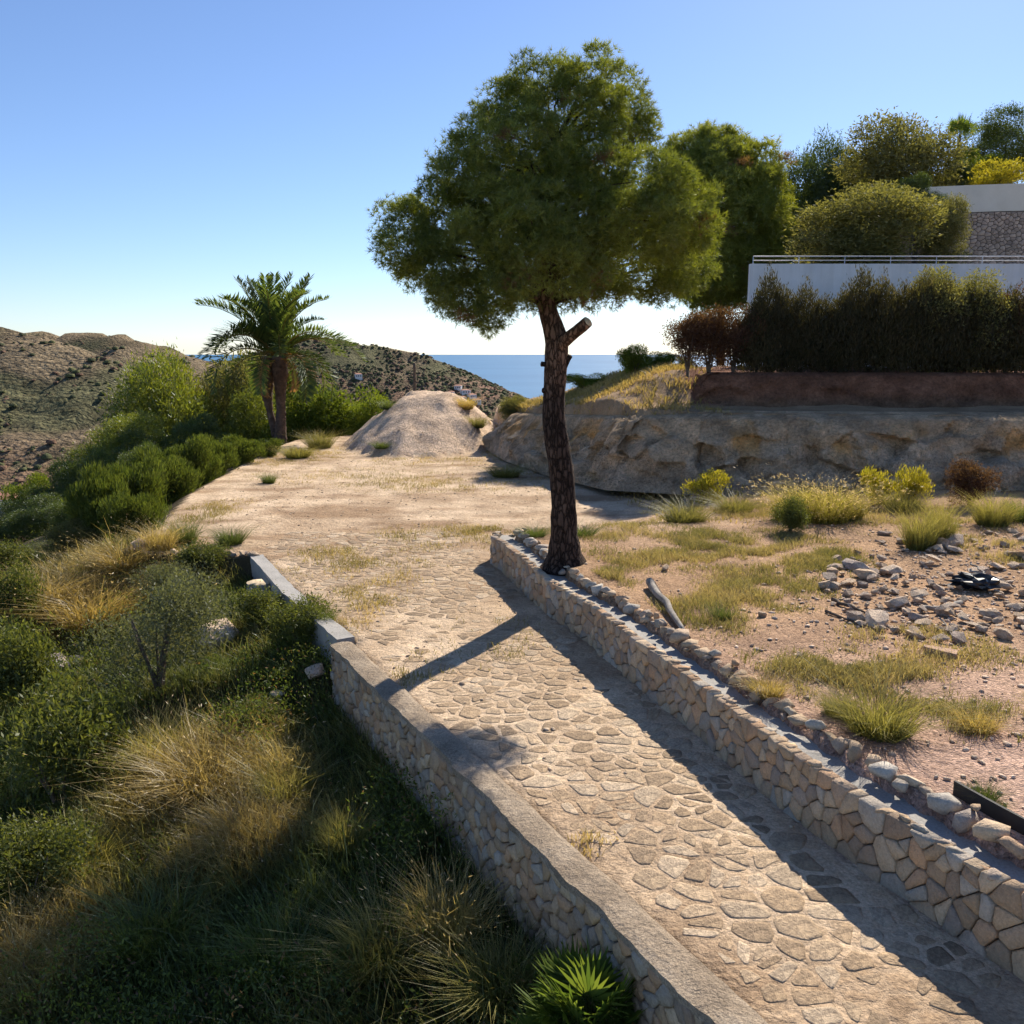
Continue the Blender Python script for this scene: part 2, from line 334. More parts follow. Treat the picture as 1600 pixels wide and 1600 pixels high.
def height(X, Y):
    X = np.asarray(X, float); Y = np.asarray(Y, float)
    ins = inside(X, Y, UP); d = poly_dist(X, Y, UP); dout = np.where(ins, 0, d)
    n = fbm(X * 0.5, Y * 0.5) - 0.47; n2 = fbm(X * 0.12 + 9, Y * 0.12) - 0.47
    z = n * 0.10
    tin = inside(X, Y, TERR); td = np.where(tin, poly_dist(X, Y, TERR), 0); wd = 0.25 + 3.0 * smooth(Y, 21.6, 24)
    zt = (0.70 + 0.15 * n + 0.10 * n2) * smooth(td, 0.34, 0.34 + wd) * (1 - 0.4 * smooth(Y, 22, 27) * (1 - smooth(X, 3, 9)))
    z = np.where(tin, np.maximum(z * 0, 0) + zt, z)
    b = smooth(bench_d(X, Y), 1.15, 1.75)
    z = z * (1 - b) + b * (1.85 + 1.12 * smooth(X, -2, 4) + 0.25 * n)
    kn = smooth(Y, 33.6, 37.2) * smooth(X, 2.4, 6.8) * 1.35
    kr = smooth(Y, 34.6, 35.0) * smooth(X, 6.9, 7.4) * 1.2
    z = z + np.maximum(kn, kr)
    xs_ = X - np.maximum(Y - 43.5, 0) * 0.38; hs = smooth(Y, 43.3, 43.7) * smooth(xs_, 11.2, 11.6); z = z * (1 - hs) + hs * (8.4 + 2.3 * smooth(Y, 46, 60))
    hu = smooth(Y, 52.8, 53.6) * smooth(X, 22.0, 24.5); z = z * (1 - hu) + hu * (13.3 + 0.10 * np.clip(Y - 54, 0, 40))
    # left / far fall of the ground outside the levelled plot
    near = smooth(Y, 15.1, 15.6); far = smooth(Y, 21.5, 23)
    step = 0.95 * (1 - near) + 0.5 * near * (1 - far) + 0.35 * far
    wst = 0.02 + 1.3 * far
    sdn = np.where(ins, -d, d)
    z = np.where(ins & (Y < 22.3), z - (step + 0.0) * smooth(sdn, -0.12, 0.0), z)
    sl = 0.25 + 0.35 * smooth(Y, 47, 58)
    zo = -step * smooth(dout, -0.01, wst) - sl * dout - 0.0075 * dout ** 2 + n * 0.5 * smooth(dout, 0.6, 2) + n2 * 1.4 * smooth(dout, 1.5, 7)
    zo = np.maximum(zo, -40 + 2 * n)
    z = np.where(ins, z, zo)
    # grit mound
    u = (X - (MND.x - 0.1)); w = Y - MND.y
    e1 = np.maximum(np.abs(u - 0.3) - 0.9, 0) * 0.85; e2 = np.maximum(7.0 - w, 0) * 0.455; e3 = np.maximum(w - 10, 0) * 0.8
    hm = 3.25 + 0.35 * n2 - (e1 ** 3 + e2 ** 3 + e3 ** 3 + 0.15) ** (1 / 3.0) - 0.35 * np.minimum(e1, e2)
    return np.maximum(z, np.where(np.abs(u) < 8, hm + 0.75 * n + 0.3 * (fbm(X * 1.7 + 4, Y * 1.7) - 0.47), -99))
def hz(x, y): return float(height(np.array([x]), np.array([y]))[0])

def axis(segs):
    out = []
    for a, b, s in segs: out.append(np.arange(a, b, s))
    return np.concatenate(out + [[segs[-1][1]]])
gx = axis([(-130, -60, 3.0), (-60, -16, 0.8), (-16, 10, 0.16), (10, 26, 0.4), (26, 75, 2.0)])
gy = axis([(-2, 3, 0.5), (3, 26, 0.16), (26, 58, 0.35), (58, 130, 2.0)])
GX, GY = np.meshgrid(gx, gy); GZ = height(GX, GY)
nx, ny = len(gx), len(gy)
VV = np.stack([GX, GY, GZ], -1).reshape(-1, 3)
def soil(X, Y):
    """soil colours of the plot by place: sandy lot, brown terrace, pink gravel, dark humus, red earth"""
    n = fbm(X * 0.35 + 3, Y * 0.35); n3 = fbm(X * 1.3, Y * 1.3 + 40)
    C = np.zeros(X.shape + (3,))
    sand = np.array((0.60, 0.47, 0.335)); sand2 = np.array((0.33, 0.23, 0.145))
    ns = fbm(X * 0.35 + 60, Y * 1.1 + 9); f = np.clip(smooth(n, 0.42, 0.62) * 0.5 + smooth(n3, 0.5, 0.66) * 0.35 + smooth(ns, 0.5, 0.62) * 0.6 * smooth(Y, 18, 25), 0, 1)[..., None]
    C[:] = sand * (1 - f) + sand2 * f
    t = inside(X, Y, TERR)
    gr = smooth(Y, 15.5, 9)[..., None] * 0.75; br = np.array((0.40, 0.275, 0.17)); pk = np.array((0.50, 0.365, 0.30))
    ct = br * (1 - gr) + pk * gr; ct = ct * (0.8 + 0.45 * n3[..., None])
    C = np.where(t[..., None], ct * (1 - (lw := smooth(Y, 19, 25)[..., None] * (1 - smooth(X, 3, 8)[..., None]))) + C * lw, C)
    b = bench_d(X, Y) > 0.9
    C = np.where(b[..., None], np.array((0.34, 0.235, 0.14)) * (0.7 + 0.6 * n3[..., None]), C)
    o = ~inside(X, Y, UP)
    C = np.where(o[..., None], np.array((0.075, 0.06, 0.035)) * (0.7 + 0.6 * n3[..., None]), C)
    rd = (X > 6.8) & (Y > 34.2) & (Y < 43.5); C = np.where(rd[..., None], np.array((0.20, 0.095, 0.06)), C)
    mm = (np.abs(X - MND.x) < 4.6) & (Y > MND.y - 0.3) & (Y < MND.y + 13) & (height(X, Y) > 0.16)
    C = np.where(mm[..., None], np.array((0.62, 0.50, 0.37)) * (0.8 + 0.3 * n3[..., None]), C)
    return C
VC = soil(GX, GY).reshape(-1, 3)
cx = (GX[:-1, :-1] + GX[1:, 1:]) / 2; cy = (GY[:-1, :-1] + GY[1:, 1:]) / 2
ii = (np.arange(ny - 1)[:, None] * nx + np.arange(nx - 1)[None, :])
quads = np.stack([ii, ii + 1, ii + nx + 1, ii + nx], -1)
c_in = inside(cx, cy, UP); c_t = inside(cx, cy, TERR); c_b = bench_d(cx, cy) > 0.9
c_m = (np.abs(cx - MND.x) < 4.6) & (cy > MND.y - 0.3) & (cy < MND.y + 13.5) & (height(cx, cy) > 0.12) & ~c_b
def piece(name, mask, mat):
    F = quads[mask]; used, inv = np.unique(F, return_inverse=True)
    return struct(name, mesh_np(name, VV[used], inv.reshape(F.shape), mat, VC[used], True))
driveway = piece('driveway', c_in & ~c_t & ~c_b & ~c_m, M_DRIVE)
terrace = piece('terrace', c_in & c_t & ~c_b & ~c_m, M_TERR)
piece('upper_bench', c_b & c_in & ~c_m, M_HILL)
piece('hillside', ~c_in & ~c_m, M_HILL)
piece('grit_mound', c_m, M_MOUND)
# ------------------------------------------------------------------ far hills, sea
def ridge(X, Y, pts, k):
    pts = np.array([tuple(p) for p in pts]); best = np.full(X.shape, -1e9)
    for a, b in zip(pts[:-1], pts[1:]):
        d = b - a; L = d[0] ** 2 + d[1] ** 2; t = np.clip(((X - a[0]) * d[0] + (Y - a[1]) * d[1]) / L, 0, 1)
        best = np.maximum(best, a[2] + t * d[2] - k * np.hypot(X - a[0] - t * d[0], Y - a[1] - t * d[1]))
    return best
RA = [PD(-700, 470, 470), PD(-300, 482, 450), PD(0, 508, 430), PD(60, 522, 420), PD(150, 553, 400), PD(235, 606, 370), PD(300, 672, 330), PD(340, 740, 290)]
RB = [PD(-300, 505, 800), PD(60, 519, 740), PD(130, 520, 740), PD(190, 522, 740), PD(250, 545, 740), PD(300, 562, 740), PD(380, 575, 760), PD(480, 620, 780)]
RC = [PD(300, 574, 1250), PD(420, 548, 1300), PD(470, 522, 1300), PD(545, 531, 1300), PD(600, 541, 1300), PD(660, 555, 1300), PD(720, 581, 1300), PD(780, 613, 1300), PD(830, 637, 1300), PD(900, 685, 1290)]
def far_h(X, Y):
    base = -42 - 26 * smooth(Y, 420, 700) - 75 * smooth(Y, 800, 1200) * smooth(X, -700, -100) - 60 * smooth(X, 0, 200) * smooth(Y, 300, 700)
    g = (fbm(X * 0.012, Y * 0.012, 5) - 0.47); g2 = fbm(X * 0.05, Y * 0.05, 4) - 0.47
    h = np.maximum.reduce([base, ridge(X, Y, RA, 0.36), ridge(X, Y, RB, 0.36), ridge(X, Y, RC, 0.42)])
    gu = np.abs(fbm(X * 0.018 + 40, Y * 0.018 + 3, 3) - 0.44)
    return h + g * 9 + g2 * 5 - 3.5 * smooth(gu, 0.05, 0.0) * smooth(h, -60, -20)
fx = np.arange(-1100, 420, 6.0); fy = np.concatenate([np.arange(100, 560, 5.0), np.arange(560, 1750, 10.0)])
FX, FY = np.meshgrid(fx, fy); FZ = far_h(FX, FY)
g = fbm(FX * 0.02, FY * 0.02)[..., None]; g2 = fbm(FX * 0.11, FY * 0.11)[..., None]
fc = np.array((0.19, 0.15, 0.095)) * (1 - smooth(g, 0.36, 0.56)) + np.array((0.12, 0.118, 0.062)) * smooth(g, 0.4, 0.6)
fc = fc * (0.6 + 0.9 * g2)
pink = smooth(FZ, -20, -40)[..., None] * smooth(g2, 0.42, 0.55) * 0.7; fc = fc * (1 - pink) + np.array((0.30, 0.17, 0.12)) * pink
n1, n2_ = len(fx), len(fy); fi = (np.arange(n2_ - 1)[:, None] * n1 + np.arange(n1 - 1)[None, :])
struct('hills', mesh_np('hills', np.stack([FX, FY, FZ], -1).reshape(-1, 3), np.stack([fi, fi + 1, fi + n1 + 1, fi + n1], -1).reshape(-1, 4), M_FAR, fc.reshape(-1, 3), True))
m, nt, b, out = new_mat('sea water')
tc = N(nt, 'ShaderNodeTexCoord').outputs['Object']
nt.links.new(ramp(nt, noise_node(nt, tc, 0.0012, 5).outputs[0], [(0.3, (0.045, 0.155, 0.30)), (0.7, (0.06, 0.19, 0.35))]).outputs[0], b.inputs['Base Color'])
b.inputs['Roughness'].default_value = 0.55; b.inputs['Specular IOR Level'].default_value = 0.12
bp = N(nt, 'ShaderNodeBump'); bp.inputs['Distance'].default_value = 1.5; nt.links.new(noise_node(nt, tc, 0.05, 6).outputs[0], bp.inputs['Height']); nt.links.new(bp.outputs[0], b.inputs['Normal'])
struct('sea', mesh_np('sea', [(-60000, 300, -112), (60000, 300, -112), (60000, 62000, -112), (-60000, 62000, -112)], [(0, 1, 2, 3)], m))

# ------------------------------------------------------------------ rock cut banks on the right
def bank_mesh(name, foot, top, z1, lean, n_u, n_v, amp, cfun, sc=0.9):
    """foot: polyline (x, y, z); rises to z1 leaning back by `lean`; rough broken surface"""
    f = spline(foot, n_u); T = unit(np.gradient(f[:, :2], axis=0)); nrm = np.stack([-T[:, 1], T[:, 0]], 1)
    if nrm[:, 1].mean() < 0: nrm = -nrm
    u = np.linspace(0, 1, n_u)[:, None] * len(foot) * 9; v = np.linspace(0, 1, n_v)[None, :]
    s = np.r_[0, np.cumsum(np.linalg.norm(np.diff(f, axis=0), axis=1))][:, None]
    zz = f[:, 2:3] + (np.interp(f[:, 0], *z1)[:, None] - f[:, 2:3]) * v
    d = (fbm(s * sc + 0 * v, zz * sc * 1.4, 5) - 0.47) * amp * 2 + (vnoise(s * 2.6 + 0 * v, zz * 2.6) - 0.5) * amp * 0.7 + (vnoise(s * 6.1 + 0 * v, zz * 7.3) - 0.5) * amp * 0.3
    sd_ = np.c_[rng.uniform(0, s[-1, 0], int(s[-1, 0] * 7)), rng.uniform(-0.2, 4.5, int(s[-1, 0] * 7))]; fa = rng.normal(size=(len(sd_), 3)) * np.array((0.30, 0.30, 0.35))
    for i_ in range(n_u):                       # broken facets
        dd = (s[i_, 0] - sd_[:, 0])[:, None] ** 2 + (zz[i_][None] - sd_[:, 1:2]) ** 2 * 1.7; j_ = np.argmin(dd, 0); d[i_] = 0.45 * d[i_] + amp * (fa[j_, 0] + fa[j_, 1] * (s[i_, 0] - sd_[j_, 0]) * 1.5 + fa[j_, 2] * (zz[i_] - sd_[j_, 1]) * 1.5)
    off = lean * v ** 1.35 - d * np.sin(np.pi * np.clip(v, 0, 1) ** 0.8) + np.where(v > 0.93, (v - 0.93) / 0.07 * top, 0)
    V = np.stack([f[:, 0:1] + nrm[:, 0:1] * off, f[:, 1:2] + nrm[:, 1:2] * off, zz], -1)
    C = cfun(s + 0 * v, v + 0 * s)
    i = (np.arange(n_u - 1)[:, None] * n_v + np.arange(n_v - 1)[None, :])
    F = np.stack([i, i + n_v, i + n_v + 1, i + 1], -1).reshape(-1, 4)
    return mesh_np(name, V.reshape(-1, 3), F, M_BANK, C.reshape(-1, 3), False)
def bank_col(s, v):
    a = fbm(s * 0.5, v * 3 + 7)[..., None]; o = fbm(s * 0.9 + 31, v * 2.5)[..., None]; k = fbm(s * 2.5, v * 8)[..., None]
    g_ = np.array((0.63, 0.49, 0.345)); br = np.array((0.66, 0.46, 0.27)); orr = np.array((0.66, 0.39, 0.16))
    up = smooth(v, 0.4, 0.8)[..., None]
    c = g_ * (1 - 0.6 * up) + br * 0.6 * up
    w = smooth(o, 0.50, 0.60) * np.exp(-((v - 0.62) / 0.2) ** 2)[..., None]
    c = c * (1 - w) + orr * w
    return c * (0.45 + 1.1 * k)
ft = FT
struct('rock_bank', bank_mesh('rock_bank', ft, 0.9, ([-2, 0, 2.5, 5, 16, 60], [1.9, 2.4, 2.8, 3.0, 3.02, 3.0]), 1.5, 520, 34, 0.62, bank_col))
def red_col(s, v):
    k = fbm(s * 2.2, v * 6)[..., None]; q = smooth(v, 0.1, 0.5)[..., None]
    return (np.array((0.23, 0.15, 0.10)) * (1 - q) + np.array((0.29, 0.145, 0.09)) * q) * (0.45 + 1.1 * k)
struct('red_earth_bank', bank_mesh('red_earth_bank', [(6.75, 36.4, 3.0), (6.9, 34.6, 2.9), (8, 34.1, 2.85), (30, 34.0, 2.85), (45, 34.0, 2.85)], 0.5, ([0, 60], [4.28, 4.22]), 0.55, 260, 14, 0.16, red_col, 1.6))

# ------------------------------------------------------------------ stones: cells cut from a random net, then shaped
def cells(seeds, x0, x1, y0, y1, k=16):
    out = []
    for i, s in enumerate(seeds):
        dd = np.sum((seeds - s) ** 2, 1); nb = np.argsort(dd)[1:k + 1]
        poly = [(x0, y0), (x1, y0), (x1, y1), (x0, y1)]
        for j in nb:
            mx, my = (s + seeds[j]) / 2; nxv, nyv = seeds[j] - s; new = []
            for a in range(len(poly)):
                p, q = poly[a], poly[(a + 1) % len(poly)]
                dp = (p[0] - mx) * nxv + (p[1] - my) * nyv; dq = (q[0] - mx) * nxv + (q[1] - my) * nyv
                if dp <= 0: new.append(p)
                if (dp < 0) != (dq < 0) and dp != dq:
                    t = dp / (dp - dq); new.append((p[0] + (q[0] - p[0]) * t, p[1] + (q[1] - p[1]) * t))
            poly = new
            if len(poly) < 3: break
        out.append(np.array(poly) if len(poly) >= 3 else None)
    return out
def stone(poly, gap, proud, sink, rnd=0.09, tilt=0.15, dome=0.06, inner=0.88):
    """polygon -> V (u, v, h), tri faces"""
    c = poly.mean(0); p = poly
    q = []
    for a in range(len(p)):
        u0, u1 = p[a], p[(a + 1) % len(p)]
        if np.linalg.norm(u1 - u0) < 0.02: continue
        q += [u0 + (u1 - u0) * rnd, u0 + (u1 - u0) * (1 - rnd)]
    if len(q) < 6: return None
    p = np.array(q); r = np.linalg.norm(p - c, axis=1, keepdims=True)
    p = c + (p - c) * np.clip(1 - gap / r, 0.3, 1) * (1 + (rng.random((len(p), 1)) - 0.5) * 0.05)
    m = len(p); R0 = r.mean(); ta = (rng.random(2) - 0.5) * tilt
    hh = lambda pts: (pts - c) @ ta
    ring = lambda f: c + (p - c) * f
    V = np.concatenate([np.c_[ring(1.02), np.full(m, -sink)],
                        np.c_[ring(1.0), proud * 0.62 + hh(p) * 0.7 + (rng.random(m) - 0.5) * proud * 0.3],
                        np.c_[ring(inner), proud + hh(ring(inner)) + (rng.random(m) - 0.5) * proud * 0.35],
                        [[c[0], c[1], proud * (1 + dome)]]])
    F = []
    for k in range(m):
        k2 = (k + 1) % m
        for a in (0, m):
            F += [(a + k, a + k2, a + m + k2), (a + k, a + m + k2, a + m + k)]
        F.append((2 * m + k, 2 * m + k2, 3 * m))
    return V, np.array(F), R0
def along(line, offset=0.0):
    line = np.asarray(line, float); L = np.r_[0, np.cumsum(np.linalg.norm(np.diff(line, axis=0), axis=1))]
    fine = np.linspace(0, L[-1], 240); pts = np.stack([np.interp(fine, L, line[:, i]) for i in range(2)], 1)
    T = unit(np.gradient(pts, axis=0))
    for _ in range(6): T[1:-1] = unit(T[:-2] + T[1:-1] * 2 + T[2:])
    def f(u):
        x = np.interp(u, fine, pts[:, 0]); y = np.interp(u, fine, pts[:, 1])
        tx = np.interp(u, fine, T[:, 0]); ty = np.interp(u, fine, T[:, 1])
        return np.stack([x, y], -1), np.stack([tx, ty], -1)
    return f, L[-1]
def relax_seeds(n, x0, x1, y0, y1, asp=1.0, tries=14):
    """well spread random points (best candidate)"""
    pts = np.empty((n, 2)); pts[0] = ((x0 + x1) / 2, (y0 + y1) / 2)
    for i in range(1, n):
        c = np.c_[rng.uniform(x0, x1, tries), rng.uniform(y0, y1, tries)]
        d = ((c[:, None, 0] - pts[None, :i, 0]) / asp) ** 2 + (c[:, None, 1] - pts[None, :i, 1]) ** 2
        pts[i] = c[np.argmax(d.min(1))]
    return pts
STONE_COLS = np.array([(0.42, 0.315, 0.22), (0.47, 0.35, 0.235), (0.38, 0.29, 0.215), (0.50, 0.40, 0.29), (0.36, 0.30, 0.25), (0.46, 0.31, 0.20), (0.40, 0.36, 0.31)])
def put_stones(items, parent, part, mat, keep=300):
    """items: (V, F, C) in world space; the `keep` that show largest become parts, the rest one joined stuff part"""
    def show(it):
        c = it[0].mean(0); return -np.ptp(it[0], axis=0).max() / max(np.linalg.norm(c - np.array((0, 0, CAM_Z))), 1) + (9 if (c[1] < 5.2) else 0)
    items = sorted(items, key=show); rest = MB()
    for i, (V, F, C) in enumerate(items):
        if i < keep:
            c = V.mean(0); o = obj(part, mesh_np(part, V - c, F, mat, C), parent, c - np.array(parent.location))
        else: rest.add(V, F, C)
    if rest.n:
        o = obj(part + '_fill', rest.mesh(part, mat), parent, -np.array(parent.location)); o['kind'] = 'stuff'
def scol(): return STONE_COLS[rng.integers(len(STONE_COLS))] * rng.uniform(0.8, 1.15)

def strip(f, L, us, prof, name, mat, parent, jit=0.0):
    """extrude a cross profile (offset to the right, z) along the wall line, closed section"""
    V = []; F = []; m = len(prof)
    for u in us:
        p, t = f(u); nr = np.array((-t[1], t[0]))
        if nr[0] < 0: nr = -nr
        for (o_, z) in prof:
            j = (rng.random(2) - 0.5) * jit
            V.append((p[0] + nr[0] * (o_ + j[0]), p[1] + nr[1] * (o_ + j[0]), z + j[1]))
    for i in range(len(us) - 1):
        for k in range(m):
            k2 = (k + 1) % m; F.append((i * m + k, i * m + k2, (i + 1) * m + k2, (i + 1) * m + k))
    F.append(tuple(range(m))); F.append(tuple(range((len(us) - 1) * m, len(us) * m)))
    return obj(name, mesh_py(name, V, F, mat), parent)

def hull_rock(n=16, flat=0.7, cr=1.0):
    bm = bmesh.new()
    for d in rdir(n):
        s = rng.uniform(0.75, 1.0)
        bm.verts.new((d[0] * s, d[1] * s * cr, d[2] * s * flat))
    r = bmesh.ops.convex_hull(bm, input=bm.verts[:])
    bmesh.ops.delete(bm, geom=list({v for v in list(r['geom_unused']) + list(r['geom_interior']) if isinstance(v, bmesh.types.BMVert)}), context='VERTS')
    me = bpy.data.meshes.new('rock'); bm.to_mesh(me); bm.free(); me.materials.append(M_ROCK)
    set_col(me, np.array((1, 1, 1.0))); return me
ROCKS = [hull_rock(rng.integers(13, 20), rng.uniform(0.55, 0.85), rng.uniform(0.65, 1)) for _ in range(10)]
def rock_vf(size, flat=0.8):
    me = ROCKS[rng.integers(len(ROCKS))]; V = np.array([v.co[:] for v in me.vertices]); me.calc_loop_triangles()
    F = np.array([t.vertices[:] for t in me.loop_triangles]); a = rng.uniform(0, 6.28); s = np.array([size, size * rng.uniform(0.7, 1), size * flat])
    V = V * s; c, sn = math.cos(a), math.sin(a); V = np.c_[V[:, 0] * c - V[:, 1] * sn, V[:, 0] * sn + V[:, 1] * c, V[:, 2]]
    return V, F

# --- right retaining wall, its channel and the stone edging behind
fR, LR = along(WALL_R)
wr = thing('stone_retaining_wall', 'rough tan stone retaining wall along the right side of the driveway', 'wall', (0, 0, 0))
us = np.linspace(0, LR, 60)
ztop = lambda u: 0.66 + 0.06 * np.interp(u, [0, 6, LR], [1, 0.5, -0.2])
strip(fR, LR, us, [(0.055, -0.15), (0.075, 0.60), (0.17, 0.62), (0.17, 0.50), (0.40, 0.50), (0.40, -0.15)], 'core', M_MORTAR, wr)
strip(fR, LR, us, [(0.14, 0.40), (0.14, 0.575), (0.62, 0.575), (0.62, 0.40)], 'channel', M_CONC, wr, 0.012)
items = []
nS = int(LR * 0.68 / 0.033); sd = relax_seeds(nS, 0, LR, -0.04, 0.70, 1.25, 4)
def wall_items(f, sd, x0, x1, y0, y1, gap, proud, batter, side, ztopf=None):
    out = []
    for poly in cells(sd, x0, x1, y0, y1):
        if poly is None: continue
        s = stone(poly, gap, proud * rng.uniform(0.6, 1.5), 0.09, tilt=0.28)
        if s is None: continue
        V, F, R0 = s; p, t = f(V[:, 0]); nr = np.stack([-t[:, 1], t[:, 0]], 1); nr *= np.where(nr[:, :1] < 0, -1, 1)
        z = V[:, 1].copy(); hor = -side * (V[:, 2] - 0.02) + side * batter * np.maximum(z - y0, 0)
        if ztopf is not None: z = z * (ztopf(V[:, 0]) / 0.68)
        W = np.c_[p + nr * hor[:, None], z]
        out.append((W, F if side < 0 else F[:, ::-1], scol()))
    return out
items += wall_items(fR, sd, 0, LR, -0.06, 0.70, 0.008, 0.04, 0.05, 1, ztop)
u = 0.1
while u < LR - 0.2:                       # broken stones bedded along the top edge
    sz = rng.uniform(0.06, 0.14); V, F = rock_vf(sz, rng.uniform(0.4, 0.65)); p, t = fR(u); nr = np.array((-t[1], t[0])); nr *= 1 if nr[0] > 0 else -1
    p = p + nr * rng.uniform(0.06, 0.13); V = V + np.array([p[0], p[1], float(ztop(u)) - 0.005 + rng.uniform(-0.03, 0.03)])
    items.append((V, F, scol() * 1.12)); u += sz * rng.uniform(1.3, 2.2)
put_stones(items, wr, 'wall_stone', M_STONE)

ed = thing('stone_edging', 'row of rounded boulders bedded along the gravel terrace behind the channel', 'edging', (0, 0, 0))
items = []; u = 0.05
while u < LR - 0.3:
    sz = rng.uniform(0.13, 0.23); V, F = rock_vf(sz, rng.uniform(0.7, 0.95)); p, t = fR(u); nr = np.array((-t[1], t[0])); nr *= 1 if nr[0] > 0 else -1
    o_ = 0.62 + rng.uniform(-0.04, 0.06); q = p + nr * o_
    V = V + np.array([q[0], q[1], 0.70 + rng.uniform(-0.03, 0.05)]); items.append((V, F, scol() * np.array((1.12, 1.18, 1.25))))
    if rng.random() < 0.6:
        V, F = rock_vf(rng.uniform(0.06, 0.12), 0.9); q = p + nr * (o_ + rng.uniform(-0.16, 0.14)); V = V + np.array([q[0], q[1], 0.64 + rng.uniform(0, 0.2)]); items.append((V, F, scol()))
    u += sz * rng.uniform(1.25, 1.6)
put_stones(items, ed, 'edging_stone', M_STONE)
# black strip edging behind the boulders, near end only
uu = np.linspace(1.2, 6.5, 40); V = []; F = []
for u in uu:
    p, t = fR(u); nr = np.array((-t[1], t[0])); nr *= 1 if nr[0] > 0 else -1
    q = p + nr * (0.88 + 0.02 * math.sin(u * 3)); q2 = q + nr * 0.03
    V += [(q[0], q[1], 0.5), (q[0], q[1], 0.86), (q2[0], q2[1], 0.86), (q2[0], q2[1], 0.5)]
for i in range(len(uu) - 1):
    for k in range(4): F.append((i * 4 + k, i * 4 + (k + 1) % 4, i * 4 + 4 + (k + 1) % 4, i * 4 + 4 + k))
tag(obj('garden_edging_strip', mesh_py('garden_edging_strip', V, F, M_STRIP)), 'black plastic garden edging strip behind the boulders at right', 'edging strip')

# --- left wall with concrete coping, stone outer face
fL, LL = along(WALL_L)
wl = thing('driveway_wall', 'low stone wall with a wide concrete coping left of the driveway', 'wall', (0, 0, 0))
us = np.linspace(0, LL, 50)
strip(fL, LL, us, [(-0.16, -2.2), (-0.16, 0.05), (0.14, 0.05), (0.14, -2.2)], 'core', M_MORTAR, wl)
V = []; F = []; cu = np.linspace(0, LL, 130); prof = [(-0.225, 0.03), (-0.215, 0.105), (-0.12, 0.12), (-0.02, 0.124), (0.08, 0.12), (0.15, 0.10), (0.155, -0.02)]
for u in cu:
    p, t = fL(u); nr = np.array((-t[1], t[0])); nr *= 1 if nr[0] > 0 else -1
    e = (vnoise(np.array([u * 2.3]), np.array([3.3]))[0] - 0.5) * 0.07; e2 = (vnoise(np.array([u * 2.1]), np.array([9.3]))[0] - 0.5) * 0.06
    for k, (o_, z) in enumerate(prof):
        oo = o_ + (e + (rng.random() - 0.5) * 0.02 if k < 2 else e2 if k > 4 else 0)
        V.append((p[0] + nr[0] * oo, p[1] + nr[1] * oo, z + (rng.random() - 0.5) * 0.012))
mp = len(prof)
for i in range(len(cu) - 1):
    for k in range(mp - 1): F.append((i * mp + k, i * mp + k + 1, i * mp + mp + k + 1, i * mp + mp + k))
F += [tuple(range(mp)), tuple(range((len(cu) - 1) * mp, len(cu) * mp))]
obj('coping', mesh_py('coping', V, F, M_CAP), wl)
nS = int(LL * 1.55 / 0.026); sd = relax_seeds(nS, 0, LL, -1.52, 0.04, 1.15, 4)
fLo = lambda u: (lambda pt: (pt[0] - np.abs(np.stack([pt[1][..., 1], -pt[1][..., 0]], -1)) * 0.195, pt[1]))(fL(u))
items = wall_items(fLo, sd, 0, LL, -1.52, 0.06, 0.008, 0.045, 0.0, 1)
# end face at the far end of the wall
pe, te = fL(LL); 
for poly in cells(relax_seeds(16, -0.22, 0.2, -1.2, 0.05, 1.0), -0.22, 0.2, -1.2, 0.05):
    s = stone(poly, 0.012, 0.04, 0.05) if poly is not None else None
    if s is None: continue
    Vv, Ff, _ = s; nr = np.array((-te[1], te[0])); nr *= 1 if nr[0] > 0 else -1
    items.append((np.c_[pe[0] + nr[0] * Vv[:, 0] + te[0] * (Vv[:, 2]), pe[1] + nr[1] * Vv[:, 0] + te[1] * (Vv[:, 2]), Vv[:, 1]], Ff, scol()))
put_stones(items, wl, 'wall_stone', M_STONE)

# --- concrete kerb further up
fK, LK = along(KERB); us = np.linspace(0, LK, 30)
kb = strip(fK, LK, us, [(-0.16, -1.6), (-0.16, 0.035), (0.16, 0.035), (0.16, -1.0)], 'concrete_kerb', M_CONC, None, 0.02)
tag(kb, 'grey concrete kerb edging the driveway beyond the low wall', 'kerb', kind='thing')

# --- paving stones set in the driveway
DP = [tuple(p + np.array((0.19, 0.09)) + np.array((0.10, 0.05))) for p in WALL_L[:]] + [tuple(KERB[1] + 0.2), tuple(KERB[2] + 0.2), (-6.6, 25.5), (-0.9, 25.5), (-0.75, 22.5)] + [(x - 0.06, y - 0.02) for x, y in WALL_R[::-1]]
x0, x1, y0, y1 = -7.2, 6.0, 3.2, 25.4
sd = relax_seeds(4200, x0, x1, y0, y1, 1.15, 2)
sd = sd[poly_dist(sd[:, 0], sd[:, 1], DP) * np.where(inside(sd[:, 0], sd[:, 1], DP), -1, 1) < 0.7]
pc = []; items = []
for poly in cells(sd, x0, x1, y0, y1):
    if poly is None: continue
    c = poly.mean(0)
    if inside(poly[:, 0], poly[:, 1], DP).mean() < 0.75 or not inside(c[:1], c[1:], DP)[0]: continue
    if np.ptp(poly, axis=0).max() > 0.9: continue
    if fbm(np.array([c[0] * 0.6 + 20]), np.array([c[1] * 0.6]))[0] > 0.56 and rng.random() < 0.7: continue    # places buried under dust
    s = stone(poly, rng.uniform(0.015, 0.06), rng.uniform(0.001, 0.007), 0.04, 0.15, 0.035, 0.1, 0.8)
    if s is None: continue
    V, F, R0 = s; z = height(V[:, 0], V[:, 1])
    items.append((np.c_[V[:, :2], z + V[:, 2]], F, np.array([(0.38, 0.285, 0.19), (0.44, 0.34, 0.235), (0.33, 0.25, 0.17), (0.48, 0.385, 0.28)][rng.integers(4)]) * rng.uniform(0.8, 1.12)))
